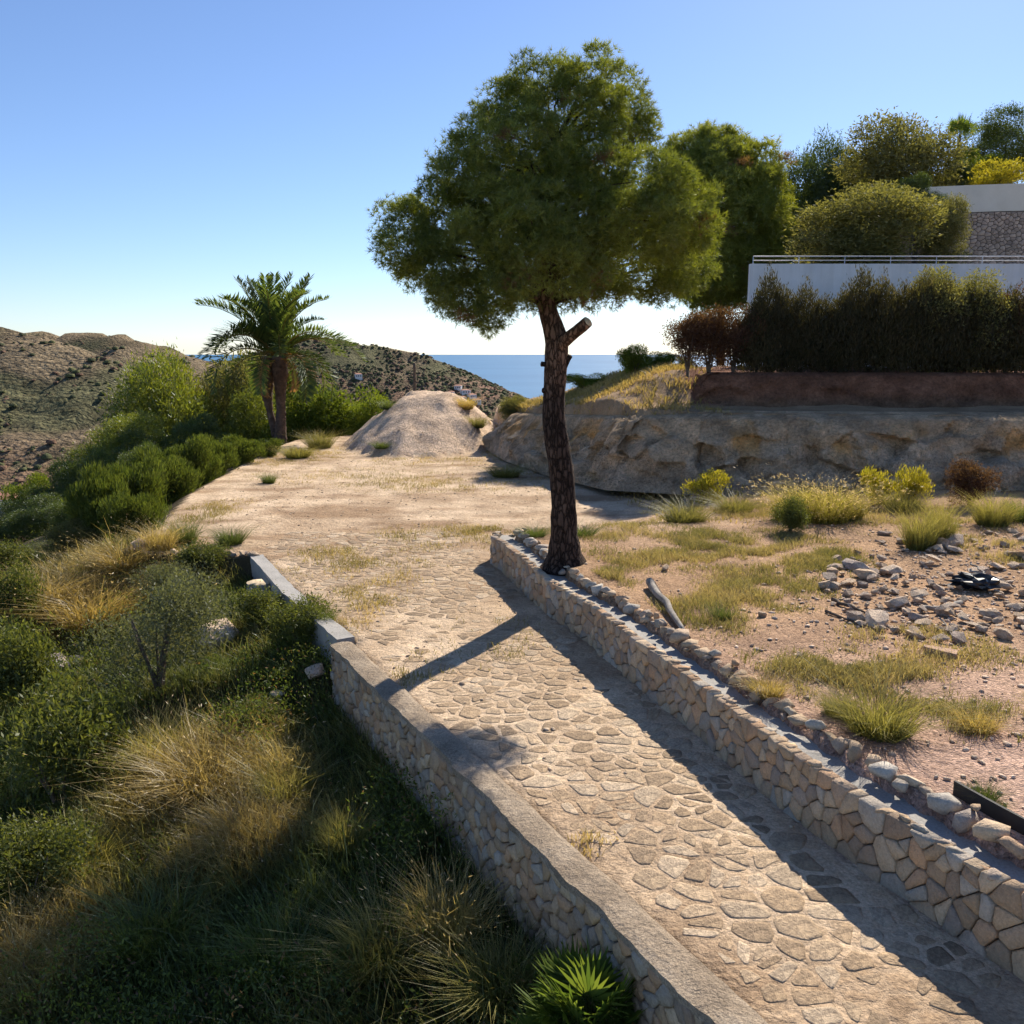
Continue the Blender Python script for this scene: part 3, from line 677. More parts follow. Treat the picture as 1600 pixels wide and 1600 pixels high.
put_stones(items, driveway, 'paving_stone', M_PAVE)

# ------------------------------------------------------------------ vegetation generators
def cards(Pn, D, S, L, W):
    """leaf-sized rhombs: base, two shoulders, tip (two triangles each)"""
    n = len(Pn); L = np.asarray(L).reshape(-1, 1); W = np.asarray(W).reshape(-1, 1)
    V = np.stack([Pn, Pn + D * L * 0.45 + S * W * 0.5, Pn + D * L, Pn + D * L * 0.45 - S * W * 0.5], 1).reshape(-1, 3)
    i = np.arange(n)[:, None] * 4; F = np.concatenate([i + [[0, 1, 2]], i + [[0, 2, 3]]])
    return V, F
def needles(Pn, D, S, L, W):
    n = len(Pn); L = np.asarray(L).reshape(-1, 1); W = np.asarray(W).reshape(-1, 1)
    V = np.stack([Pn - S * W * 0.5, Pn + S * W * 0.5, Pn + D * L], 1).reshape(-1, 3)
    return V, np.arange(n * 3).reshape(-1, 3)
def side(D): return unit(np.cross(D, rdir(len(D))))
def foliage(lobes, ncl, per, L, W, cr, mode, ca, cb, shell=0.62, up=0.25):
    """clumps over the lobes' volume near their surface; each clump is a spray of leaves with its own tint"""
    lob = np.array(lobes, float); w = (lob[:, 3] * lob[:, 5] + lob[:, 3] * lob[:, 4]); pick = rng.choice(len(lob), ncl, p=w / w.sum())
    d = rdir(ncl); d[:, 2] = np.where(rng.random(ncl) < up, np.abs(d[:, 2]), d[:, 2])
    r = shell + (1 - shell) * rng.random(ncl) ** 0.6
    c = lob[pick, :3] + d * lob[pick, 3:6] * r[:, None]; out = unit(d / lob[pick, 3:6])
    tint = rng.random(ncl); ca = np.array(ca); cb = np.array(cb)
    pc_ = np.repeat(c, per, 0); po = np.repeat(out, per, 0); n = len(pc_)
    pos = pc_ + rng.normal(size=(n, 3)) * cr
    if mode == 'leaf': D = unit(rdir(n) + po * 0.6 + np.array((0, 0, 0.25)))
    elif mode == 'up': D = unit(rdir(n) * 0.55 + po * 0.5 + np.array((0, 0, 1.0)))
    elif mode == 'cypress': D = unit(rdir(n) * 0.4 + po * 0.45 + np.array((0, 0, 1.0)))
    else: D = unit(rdir(n) * 0.95 + po * 0.8 + np.array((0, 0, 0.25)))
    f = (np.repeat(tint, per) * 0.7 + rng.random(n) * 0.3)[:, None]
    C = (ca * (1 - f) + cb * f) * rng.uniform(0.8, 1.2, (n, 1))
    Ls = L * rng.uniform(0.6, 1.25, n); Ws = W * rng.uniform(0.7, 1.2, n)
    if mode == 'needle':
        V, F = needles(pos, D, side(D), Ls, Ws); return V, F, np.repeat(C, 3, 0)
    V, F = cards(pos, D, side(D), Ls, Ws); return V, F, np.repeat(C, 4, 0)
def blades(B, H, W, lean, C0, C1):
    """curved grass blades: two-step ribbons"""
    n = len(B); a = rng.uniform(0, 6.283, n); S = np.stack([np.cos(a), np.sin(a), 0 * a], 1); H = H[:, None]; W = W[:, None]
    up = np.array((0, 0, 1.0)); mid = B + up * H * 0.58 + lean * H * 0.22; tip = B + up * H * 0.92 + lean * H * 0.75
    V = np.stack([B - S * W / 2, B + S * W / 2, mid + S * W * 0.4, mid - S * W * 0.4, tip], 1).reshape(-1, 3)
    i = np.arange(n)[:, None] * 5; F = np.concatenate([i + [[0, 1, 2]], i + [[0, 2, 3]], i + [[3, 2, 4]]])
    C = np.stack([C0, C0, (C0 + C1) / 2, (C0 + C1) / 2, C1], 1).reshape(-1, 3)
    return V, F, C
def heads(T, D, L, W, C):
    V, F = cards(T, D, side(D), L, W); return V, F, np.repeat(C, 4, 0)
def rand_lobes(n, rx, rz, cz, lr, flat=0.9):
    out = []
    for _ in range(n):
        d = rdir(1)[0] * rng.random() ** 0.4; s = lr * rng.uniform(0.75, 1.25)
        out.append((d[0] * (rx - lr * 0.8), d[1] * (rx - lr * 0.8), cz + d[2] * (rz - lr * 0.7), s, s, s * flat))
    return out
def stems(n, h, spread, r):
    mb = MB()
    for _ in range(n):
        a = rng.uniform(0, 6.28); e = spread * rng.uniform(0.3, 1); t = np.linspace(0, 1, 5)
        p = np.c_[np.cos(a) * e * t ** 1.4, np.sin(a) * e * t ** 1.4, h * t * rng.uniform(0.7, 1)] + rng.normal(size=(5, 3)) * 0.01
        V, F = tube(p, r * (1 - 0.75 * t), 5); mb.add(V, F)
    return mb.mesh('stem', M_STEM)
def bush_proto(kind):
    """unit-sized plant, 1 tall and about 1 wide: (foliage mesh, stem mesh)"""
    if kind == 'pine':   a = foliage(rand_lobes(22, 0.56, 0.52, 0.47, 0.18), 2600, 20, 0.024, 0.008, 0.03, 'needle', (0.10, 0.14, 0.02), (0.22, 0.235, 0.04))
    elif kind == 'darkpine': a = foliage(rand_lobes(24, 0.57, 0.53, 0.47, 0.17), 2700, 16, 0.026, 0.0085, 0.028, 'needle', (0.045, 0.075, 0.02), (0.10, 0.13, 0.03))
    elif kind == 'olive': a = foliage(rand_lobes(24, 0.56, 0.53, 0.47, 0.18), 3200, 11, 0.034, 0.011, 0.035, 'leaf', (0.12, 0.125, 0.055), (0.22, 0.21, 0.09))
    elif kind == 'green': a = foliage(rand_lobes(24, 0.55, 0.52, 0.47, 0.17), 1600, 12, 0.04, 0.016, 0.035, 'leaf', (0.08, 0.13, 0.02), (0.19, 0.22, 0.035))
    elif kind == 'yellow': a = foliage(rand_lobes(12, 0.5, 0.5, 0.5, 0.15), 380, 9, 0.075, 0.02, 0.04, 'up', (0.20, 0.20, 0.03), (0.42, 0.36, 0.05))
    elif kind == 'grey': a = foliage(rand_lobes(14, 0.5, 0.46, 0.5, 0.2), 1500, 8, 0.032, 0.008, 0.04, 'leaf', (0.10, 0.115, 0.065), (0.21, 0.22, 0.14), 0.3)
    elif kind == 'juniper': a = foliage(rand_lobes(26, 0.56, 0.56, 0.45, 0.17), 1800, 9, 0.085, 0.013, 0.04, 'up', (0.042, 0.07, 0.018), (0.12, 0.145, 0.035))
    elif kind == 'cypress': a = foliage([(0, 0, 0.12 + 0.062 * i, r_, r_, 0.09) for i, r_ in enumerate((0.28, 0.3, 0.31, 0.31, 0.3, 0.29, 0.28, 0.26, 0.24, 0.21, 0.17, 0.12, 0.07, 0.03))], 1500, 9, 0.042, 0.011, 0.032, 'cypress', (0.038, 0.042, 0.024), (0.105, 0.088, 0.048), 0.7)
    elif kind == 'redhedge': a = foliage(rand_lobes(14, 0.46, 0.46, 0.5, 0.2), 1300, 9, 0.04, 0.014, 0.04, 'leaf', (0.06, 0.032, 0.028), (0.14, 0.078, 0.048))
    elif kind == 'leafy': a = foliage(rand_lobes(9, 0.5, 0.4, 0.5, 0.2), 700, 14, 0.05, 0.017, 0.075, 'leaf', (0.06, 0.085, 0.028), (0.16, 0.17, 0.055), 0.2)
    me = mesh_np(kind + '_foliage', a[0], a[1], M_NEEDLE if 'pine' in kind else M_LEAF, a[2])
    st = stems(1 if kind == 'cypress' else 6, 0.8, 0.05 if kind == 'cypress' else 0.28, 0.018)
    return me, st
PROTO = {}
def proto(kind, k=2):
    if kind not in PROTO: PROTO[kind] = [bush_proto(kind) for _ in range(k)]
    return PROTO[kind][rng.integers(k)]
def plant(kind, name, label, cat, loc, w, h, group=None):
    me, st = proto(kind)
    if (kind in ('leafy', 'yellow', 'redhedge', 'grey') or name == 'low_bush') and cat in ('shrub', 'bush'): loc = (loc[0], loc[1], loc[2] - 0.12 * h); h *= 1.12
    t = thing(name, label, cat, loc, rng.uniform(0, 6.28), group, (w, w, h))
    obj('foliage', me, t); obj('stem', st, t, scale=(1, 1, 1)); return t
def at_top(px, py, Y):
    """foot of a plant at depth Y under pixel column px, and its height up to pixel row py"""
    q = PD(px, py, Y); z = hz(q.x, Y); return (q.x, Y, z - 0.05), q.z - z + 0.05
def hit(px, py):
    d = ray(px, py); Ys = np.arange(5.0, 75, 0.08); t = Ys / d[1]
    below = (CAM_Z + d[2] * t) < height(d[0] * t, Ys); i = int(np.argmax(below))
    return Vector((d[0] * t[i], Ys[i], float(height(np.array([d[0] * t[i]]), np.array([Ys[i]]))[0])))
def mpp(Y): return Y / FPX               # metres per photo pixel at depth Y

# ------------------------------------------------------------------ the pine
PB = P(883, 880, 0.72); PY = PB.y; PINE = np.array(PB)
pt = thing('pine_tree', 'tall umbrella-crowned pine with a bare leaning trunk beside the retaining wall', 'tree', PB)
def pp(px, py, dy=0.0): return np.array(PD(px, py, PY + dy)) - PINE
path = np.array([pp(883, 890), pp(883, 872), pp(881, 835), pp(881, 790), pp(878, 740), pp(870, 690), pp(865, 650), pp(866, 610), pp(869, 565), pp(871, 530), pp(861, 503), pp(855, 480), pp(850, 440), pp(848, 390), pp(852, 330), pp(860, 270), pp(868, 200)])
rad = np.array([40, 27, 20, 18.5, 18, 17.5, 16.5, 16, 16.5, 17, 14.5, 13, 12, 10, 8, 6, 3]) * mpp(PY)
fp = spline(np.c_[path, rad], 46)
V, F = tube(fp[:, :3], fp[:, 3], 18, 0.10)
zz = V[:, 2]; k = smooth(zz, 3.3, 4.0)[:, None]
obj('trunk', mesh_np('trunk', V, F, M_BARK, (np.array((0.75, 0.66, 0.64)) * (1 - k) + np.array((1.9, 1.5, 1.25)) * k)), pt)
s0, s1 = pp(874, 540, -0.1), pp(919, 503, -0.55)
t = np.linspace(0, 1, 6)[:, None]; V, F = tube(s0 * (1 - t) + s1 * t, [0.14, 0.125, 0.115, 0.11, 0.108, 0.105], 12, 0.08)
st = obj('branch_stub', mesh_np('branch_stub', V, F, M_BARK, np.array((2.3, 1.75, 1.4))), pt)
ax = unit(s1 - s0); V, F = tube([s1, s1 + ax * 0.012], [0.095, 0.09], 14, 0.03); obj('cut_face', mesh_np('cut_face', V, F, M_CUT), st)
for (a, b_) in (((864, 570), (846, 569)), ((864, 612), (848, 610)), ((882, 572), (891, 556)), ((862, 622), (851, 619))):
    q0, q1 = pp(*a), pp(*b_, -0.1); t = np.linspace(0, 1, 4)[:, None]
    V, F = tube(q0 * (1 - t) + q1 * t, [0.06, 0.05, 0.045, 0.05], 8, 0.15); obj('snag', mesh_np('snag', V, F, M_BARK, np.array((0.7, 0.65, 0.65))), pt)
LB = [(850, 135, 66, 38, 0.0), (930, 128, 60, 42, -.5), (800, 168, 48, 38, .3), (960, 172, 58, 46, .5), (880, 185, 95, 58, -.4), (760, 215, 46, 40, .4), (985, 210, 38, 34, .6),
      (800, 252, 105, 70, -1.2), (735, 278, 70, 50, 0), (690, 332, 72, 46, 0.2), (632, 350, 48, 36, .4), (650, 388, 58, 38, -.2), (850, 320, 170, 88, 0.8), (900, 270, 90, 70, 1.2),
      (985, 285, 85, 56, -1.3), (1050, 312, 58, 52, -.8), (1015, 345, 85, 52, -1.4), (800, 350, 110, 62, -1.6), (730, 415, 92, 50, -.3), (678, 428, 56, 38, .4), (745, 460, 76, 38, -.8), (765, 492, 36, 20, -.6), (712, 462, 36, 26, .2),
      (860, 408, 100, 54, -1.6), (875, 448, 80, 34, .3), (960, 398, 95, 52, -.6), (1055, 375, 58, 48, -.4), (1010, 430, 66, 32, .4), (1068, 420, 44, 34, .8), (940, 455, 40, 20, -.4), (1040, 456, 30, 16, .4), (880, 350, 130, 95, 2.0), (820, 395, 120, 66, 1.6), (1075, 350, 36, 36, -.6)]
def pine_crown(par, org, PY_, LB, dens, per, nn, L, W, k=1.0, ca=(0.075, 0.105, 0.022), cb=(0.26, 0.295, 0.052)):
    lobes = []; mb = MB(); tips = []
    for (x, y, rx, ry, dy) in LB:
        c = np.array(PD(x, y, PY_ + dy)) - org; m_ = mpp(PY_ + dy); lobes.append((c[0], c[1], c[2], rx * m_ * 0.93, min(rx, ry) * m_ * 1.1, ry * m_ * 0.93))
    for l in lobes:
        ncl = int(dens * l[3] * l[5]) + 12
        d = rdir(ncl); r = 0.45 + 0.55 * rng.random(ncl) ** 0.45
        c = np.array(l[:3]) + d * np.array(l[3:6]) * r[:, None]; o_ = unit(d / np.array(l[3:6]) + np.array((0, 0, 0.35)))
        tint = rng.random(ncl) * 0.7 + 0.3 * rng.random(); n_ = ncl * per; s_ = np.repeat(rng.uniform(0.6, 1.25, ncl), per)[:, None]
        e = unit(rng.normal(size=(n_, 3)) + np.repeat(o_, per, 0) * 0.7 + np.array((0, 0, 0.25))); rr = rng.random((n_, 1)) ** 0.5
        tc_ = np.repeat(c, per, 0) + e * rr * 0.30 * k * s_ * np.array((1, 1, 0.75))
        ta = unit(e + np.array((0, 0, 0.35)))
        pos = np.repeat(tc_, nn, 0); D = unit(np.repeat(ta, nn, 0) * 0.75 + rdir(len(pos)) * 0.9)
        f = np.repeat(np.repeat(tint, per) * 0.75 + rng.random(n_) * 0.25, nn)[:, None]
        C = (np.array(ca) * (1 - f) + np.array(cb) * f) * rng.uniform(0.85, 1.15, (len(pos), 1))
        dead = np.repeat(np.repeat(rng.random(ncl) < 0.012, per), nn); C[dead] = np.array((0.20, 0.12, 0.06))
        V, F = needles(pos, D, side(D), L * rng.uniform(0.7, 1.2, len(pos)), np.full(len(pos), W)); mb.add(V, F, np.repeat(C, 3, 0))
        tips.append(c[0])
    obj('crown', mb.mesh('crown', M_NEEDLE), par)
    return lobes, tips
lobes, tips = pine_crown(pt, PINE, PY, LB, 92, 27, 9, 0.125, 0.0115)
mb = MB(); top = fp[:, :3]
for tp in tips + [np.array(l[:3]) for l in lobes]:
    zt = min(max(tp[2] - 0.35 * np.hypot(tp[0] - top[40][0], tp[1] - top[40][1]) - 0.1, 5.15), top[-3][2]); i = int(np.argmin(np.abs(top[:, 2] - zt))); q = top[i]
    t = np.linspace(0, 1, 6); p = q[None] * (1 - t[:, None]) + tp[None] * t[:, None]; p[:, 2] += 0.25 * np.sin(np.pi * t) * min(1, np.linalg.norm(tp - q)); p[1:-1] += rng.normal(size=(4, 3)) * 0.04
    r0 = 0.012 + 0.016 * min(np.linalg.norm(tp - q), 3); V, F = tube(p, r0 * (1 - 0.85 * t), 6); mb.add(V, F, np.array((1.1, 0.95, 0.85)))
obj('limbs', mb.mesh('limbs', M_BARK), pt)
# second pine, beyond the open end of the hedge
Y2 = 58.0; q = PD(1128, 470, Y2); org2 = np.array((q.x, Y2, hz(q.x, Y2) - 0.1))
pt2 = thing('pine_tree', 'further pine rising behind the reddish end of the hedge, half hidden by the big pine', 'tree', org2)
pine_crown(pt2, org2, Y2, [(1120, 320, 85, 98, 0), (1178, 330, 54, 84, .6), (1105, 245, 66, 42, .5), (1185, 262, 40, 42, 1), (1100, 410, 85, 52, -.5), (1165, 415, 48, 44, 0), (1150, 370, 70, 70, 2), (1130, 290, 60, 60, 2.5), (1070, 300, 60, 55, 0), (1060, 370, 60, 55, 0), (1078, 262, 46, 36, 0), (1095, 330, 60, 60, -.5), (1130, 468, 52, 20, 0), (1115, 455, 40, 26, -.5), (1155, 452, 26, 30, .3), (1090, 440, 40, 30, 0), (1200, 400, 30, 36, 0), (1120, 225, 22, 28, .5), (1215, 350, 22, 40, .5)],
           17, 30, 8, 0.33, 0.034, 2.2, (0.12, 0.155, 0.028), (0.32, 0.345, 0.06))
h2 = PD(1120, 320, Y2).z - org2[2]; V, F = tube([(0, 0, 0), (0.1, 0, h2 * .4), (-0.1, 0.1, h2 * .8), (-0.2, 0.1, h2 * 1.1)], [0.3, 0.26, 0.18, 0.06], 10, 0.1); obj('trunk', mesh_np('trunk', V, F, M_BARK, np.array((1.0, 0.9, 0.9))), pt2)

# ------------------------------------------------------------------ the date palm
def frond_mesh(L, droop, ca, cb, name, vee=0.5, n=58, leaf=0.44):
    t = np.linspace(0, 1, 14); ang = 1.0 - droop * t ** 1.3; st_ = np.c_[np.cos(ang), 0 * t, np.sin(ang)]; p = np.cumsum(st_, 0) * L / 14; p -= p[0]
    V, F = tube(p, 0.045 * (1 - 0.85 * t), 5); mb = MB(); mb.add(V, F, np.array((0.30, 0.24, 0.08)) * (0.8 if cb[1] > cb[0] else 1))
    tt = np.repeat(np.linspace(0.13, 1, n), 2); B = np.stack([np.interp(tt, t, p[:, i]) for i in range(3)], 1); T = np.stack([np.interp(tt, t, st_[:, i]) for i in range(3)], 1)
    sg = np.tile([1, -1], n)[:, None]; upv = np.cross(T, np.array((0, 1.0, 0))) * -1; upv = np.where(upv[:, 2:3] < 0, -upv, upv)
    D = unit(T * 0.75 + np.array((0, 1.0, 0)) * sg * 0.8 + upv * vee * rng.uniform(0.3, 1.2, (len(tt), 1)) + rng.normal(size=(len(tt), 3)) * 0.1)
    le = leaf * L / 3.2 * (0.45 + 0.9 * np.sin(np.pi * np.clip(tt * 0.86 + 0.1, 0, 1))); S = unit(np.cross(D, upv))
    f = rng.random((len(tt), 1)); C = np.array(ca) * (1 - f) + np.array(cb) * f
    V, F = cards(B, D, S, le, np.full(len(tt), 0.06 * L / 3.2)); mb.add(V, F, np.repeat(C, 4, 0))
    return mb.mesh(name, M_LEAF)
GA, GB = (0.05, 0.085, 0.03), (0.13, 0.165, 0.05)
FR = [frond_mesh(4.9, 0.55, GA, GB, 'frond_upright'), frond_mesh(5.1, 1.1, GA, GB, 'frond_upright'), frond_mesh(5.2, 1.7, GA, GB, 'frond_arching'), frond_mesh(4.9, 2.3, GA, GB, 'frond_arching')]
FD = frond_mesh(3.6, 2.6, (0.30, 0.17, 0.09), (0.42, 0.25, 0.14), 'dead_frond', 0.1)
M_PTRUNK = rough_mat('palm trunk', [(0.3, (0.07, 0.05, 0.04)), (0.6, (0.15, 0.10, 0.075)), (0.8, (0.24, 0.17, 0.12))], 4, 0.95, ((5, 0.08), (18, 0.05)))
pb = P(438, 688, 0.0); Yp = pb.y; kp = mpp(Yp)
palm = thing('date_palm', 'date palm with twin trunks and a shaggy crown of arching fronds', 'palm tree', (pb.x, pb.y, hz(pb.x, pb.y) - 0.1))
def palm_trunk(pts, rs):
    q = spline(np.c_[np.array(pts, float), rs], 40); V, F = tube(q[:, :3], q[:, 3] * (1 + 0.06 * np.cos(np.arange(40) * 3.1)), 14, 0.10); return mesh_np('trunk', V, F, M_PTRUNK)
h0 = (690 - 540) * kp
obj('trunk', palm_trunk([(0, 0, 0), (0.05, 0, 1.2), (0.12, 0, 2.6), (0.14, 0, 3.6), (0.17, 0, 4.6), (0.16, 0, h0)], [0.40, 0.31, 0.25, 0.29, 0.42, 0.38]), palm)
obj('trunk', palm_trunk([(-0.15, 0.3, 0), (-0.4, 0.35, 1.2), (-0.65, 0.4, 2.4), (-0.78, 0.4, 3.4), (-0.72, 0.4, 4.5), (-0.5, 0.4, h0 - 0.1)], [0.30, 0.21, 0.18, 0.30, 0.44, 0.38]), palm)
mb = MB()
for cx_, r_ in ((0.16, 0.46), (-0.72, 0.50)):          # cut frond bases on the swollen heads
    for i in range(110):
        a = rng.uniform(0, 6.28); z = rng.uniform(3.5, h0 + 0.2); p = np.array([[cx_ + math.cos(a) * r_ * .8, 0.2 + math.sin(a) * r_ * .8, z]]); D = unit(np.array([[math.cos(a), math.sin(a), 1.3]]))
        V, F = cards(p, D, unit(np.cross(D, [[0, 0, 1.0]])), [0.26], [0.16]); mb.add(V, F, np.array((0.20, 0.13, 0.075)) * rng.uniform(0.6, 1.4))
tag(obj('frond_bases', mb.mesh('frond_bases', M_LEAF), palm), kind='stuff')
for i in range(40):
    q = (i + 0.5) / 40; a = i * 2.39996 + rng.uniform(-0.2, 0.2)
    me = FR[0] if q < 0.25 else FR[1] if q < 0.5 else FR[2] if q < 0.78 else FR[3]
    tilt = [-0.42, -0.15, 0.12, 0.5][FR.index(me)] + rng.uniform(-0.12, 0.12)
    obj('frond', me, palm, (rng.uniform(-0.4, 0.15), rng.uniform(0, 0.4), h0 - 0.1), Euler((0, tilt, a), 'XYZ'), rng.uniform(0.92, 1.2))
for a, tl in ((-0.35, 0.35), (-0.75, 0.7), (0.15, 0.5), (3.4, 0.9), (-2.0, 0.9)):
    obj('dead_frond', FD, palm, (0.1, 0.0, h0 - 0.25), Euler((0, tl, a), 'XYZ'), rng.uniform(0.85, 1.05))

# ------------------------------------------------------------------ shrubs and trees on the left
LEFT = [  # px, top row, depth, width in px, kind, name, label, category
 (283, 560, 62, 185, 'pine', 'pine_tree', 'broad rounded pine standing left of the palm, tallest of the thicket', 'tree'),
 (360, 574, 66, 150, 'olive', 'broadleaf_tree', 'olive-green bushy tree between the rounded pine and the palm trunks', 'tree'),
 (402, 598, 62, 100, 'pine', 'pine_sapling', 'yellowish young pine just left of the palm trunks', 'tree'),
 (478, 588, 60, 100, 'green', 'green_bush', 'bright green bush just right of the palm trunks', 'bush'),
 (535, 602, 61, 110, 'green', 'green_bush', 'bright green bush midway between the palm and the grit mound', 'bush'),
 (580, 622, 59, 60, 'green', 'green_bush', 'small bright green bush against the flank of the grit mound', 'bush'),
 (417, 684, 45, 46, 'juniper', 'juniper_bush', 'clipped dark juniper closest to the palm foot, end of its row', 'bush'),
 (377, 684, 42, 52, 'juniper', 'juniper_bush', 'second juniper from the palm foot in the clipped row', 'bush'),
 (332, 686, 39, 60, 'juniper', 'juniper_bush', 'third juniper from the palm foot in the clipped row', 'bush'),
 (292, 690, 36, 62, 'juniper', 'juniper_bush', 'fourth juniper from the palm foot, below the rounded pine', 'bush'),
 (252, 704, 33, 66, 'juniper', 'juniper_bush', 'fifth juniper from the palm foot, beside the sandy lot edge', 'bush'),
 (212, 722, 29.5, 76, 'juniper', 'juniper_bush', 'big bright-topped juniper behind the two nearest dark ones', 'bush'),
 (158, 742, 27.5, 72, 'juniper', 'juniper_bush', 'nearest juniper but one, left of the square dark one', 'bush'),
 (200, 766, 25.5, 66, 'juniper', 'juniper_bush', 'squat dark juniper nearest the camera beside the sandy lot', 'bush'),
 (185, 650, 47, 115, 'pine', 'pine_sapling', 'yellow-green young pine left of the rounded pine', 'tree'),
 (240, 672, 46, 90, 'darkpine', 'pine_sapling', 'dark young pine in front of the rounded pine', 'tree'),
 (140, 702, 42, 80, 'darkpine', 'pine_sapling', 'dark young pine below the yellow-green one on the slope', 'tree'),
 (95, 728, 46, 80, 'darkpine', 'pine_sapling', 'dark pine on the slope above the valley, second from the picture edge', 'tree'),
 (45, 745, 48, 62, 'green', 'green_bush', 'yellow-green rounded bush on the slope beside the valley house', 'bush'),
 (15, 790, 40, 90, 'darkpine', 'pine_sapling', 'dark pine at the picture edge below the valley house', 'tree'),
 (70, 778, 37, 90, 'darkpine', 'pine_sapling', 'dark pine on the slope below the yellow-green rounded bush', 'tree'),
 (115, 775, 33, 70, 'darkpine', 'pine_sapling', 'dark low pine just left of the nearest junipers', 'tree'),
 (70, 845, 28.5, 90, 'grey', 'grey_shrub', 'grey-green shrub on the slope below the dark pines', 'bush'),
 (120, 815, 27, 80, 'olive', 'olive_shrub', 'olive-green shrub on the slope below the nearest junipers', 'bush'),
 (262, 735, 34.5, 46, 'green', 'green_shrub', 'loose bright shrub poking out of the juniper row', 'bush'),
 (232, 700, 37, 70, 'darkpine', 'pine_sapling', 'dark ragged young pine rising behind the middle of the juniper row', 'tree'),
 (320, 655, 47, 80, 'darkpine', 'pine_sapling', 'dark young pine between the juniper row and the olive-green tree', 'tree'),
 (10, 850, 27, 70, 'leafy', 'leafy_bush', 'bright leafy bush at the picture edge beside the dry grass', 'bush'),
]
for (px, py, Y, w, kind, name, label, cat) in LEFT:
    loc, h = at_top(px, py, Y); h *= 1.1 if kind != 'juniper' else rng.uniform(0.98, 1.15); wm = w * mpp(Y) * (rng.uniform(1.15, 1.45) if kind == 'juniper' else 1.35)
    h2 = min(h, max(wm * 1.7, 2.0)) if kind in ('juniper', 'leafy') else h
    if kind in ('pine', 'darkpine', 'olive', 'green', 'grey'):
        hh = min(h, wm * 1.5); t = thing(name, label, cat, (loc[0], loc[1], loc[2]), rng.uniform(0, 6.28), 'trees and bushes left of the plot')
        me, st = proto(kind); obj('foliage', me, t, (0, 0, h - hh), scale=(wm, wm, hh)); V, F = tube([(0, 0, -0.3), (0.05, 0, h * 0.4), (0, 0.05, h * 0.75)], [0.12, 0.09, 0.05], 8, 0.1); obj('stem', mesh_np('stem', V, F, M_STEM), t)
    else: plant(kind, name, label, cat, (loc[0], loc[1], loc[2] + h - h2), wm, h2, 'junipers along the plot edge' if kind == 'juniper' else None)

# ------------------------------------------------------------------ villa terraces on the right
WY = 43.0
wl2 = thing('white_terrace_wall', 'smooth white rendered terrace wall behind the dark hedge', 'wall', (10.9, WY, 4.0))
def local_box(name, mat, par, x0, x1, y0, y1, z0, z1):
    V, F = box(x0, x1, y0, y1, z0, z1); return obj(name, mesh_py(name, V, F, mat), par)
zt_ = PD(1185, 412, WY).z - 4.0
local_box('wall_face', M_WHITE, wl2, 0, 42, 0, 0.3, 0, zt_); obj('return_face', mesh_py('return_face', [(x, y, z) for z in (0, zt_ - 0.003) for x, y in ((0.003, 0.3), (0.3, 0.3), (3.3, 8.3), (3.0, 8.3))], [(0, 1, 5, 4), (1, 2, 6, 5), (2, 3, 7, 6), (3, 0, 4, 7), (4, 5, 6, 7)], M_WHITE), wl2)
rl = thing('steel_railing', 'low steel railing with two rails on top of the white terrace wall', 'railing', (10.9, WY, 4.0 + zt_))
for z in (0.16, 0.34):
    V, F = tube([(0.15, 0.15, z), (42, 0.15, z)], [0.028 if z > .2 else 0.02] * 2, 10); obj('rail', mesh_np('rail', V, F, M_STEEL, smooth=True), rl)
for i in range(17):
    V, F = tube([(0.15 + i * 2.1, 0.15, -0.02), (0.15 + i * 2.1, 0.15, 0.33)], [0.022] * 2, 8); obj('post', mesh_np('post', V, F, M_STEEL), rl)
UY = 52.0; q0 = PD(1452, 290, UY); zA, zB, zC = PD(1500, 285, UY).z, PD(1500, 328, UY).z, PD(1500, 392, UY).z - 1.5
uw = thing('curved_terrace_wall', 'upper terrace wall with cream parapet over rough stone, curving away', 'wall', (q0.x, UY, zC))
xs = np.linspace(0, 26, 30); cv = lambda x: 0.020 * (np.maximum(9 - x, 0)) ** 2
V = []; F = []
for x in xs:
    y = cv(x); V += [(x, y, zB - zC), (x, y, zA - zC), (x, y + 0.3, zA - zC), (x, y + 0.3, zB - zC)]
for i in range(len(xs) - 1):
    for k in range(4): F.append((i * 4 + k, i * 4 + (k + 1) % 4, i * 4 + 4 + (k + 1) % 4, i * 4 + 4 + k))
F.append((3, 2, 1, 0)); obj('parapet', mesh_py('parapet', V, F, M_CREAM), uw)
V2 = [(v[0], v[1] + 0.06, (v[2] > zB - zC + 0.1) * (zB - zC - 0.002)) for v in V]; obj('core', mesh_py('core', V2, F, M_MORTAR), uw)
sd = relax_seeds(1000, 0, 14, 0, zB - zC - 0.03, 1.7, 8); items = []
for poly in cells(sd, 0, 14, 0, zB - zC - 0.03):
    s = stone(poly, 0.02, 0.04 * rng.uniform(0.6, 1.4), 0.05) if poly is not None else None
    if s is None: continue
    Vv, Ff, _ = s; items.append((np.c_[Vv[:, 0] + q0.x, UY + cv(Vv[:, 0]) + 0.05 - Vv[:, 2], Vv[:, 1] + zC], Ff, np.array((0.50, 0.40, 0.34)) * rng.uniform(0.7, 1.15)))
put_stones(items, uw, 'wall_stone', M_STONE, 220)

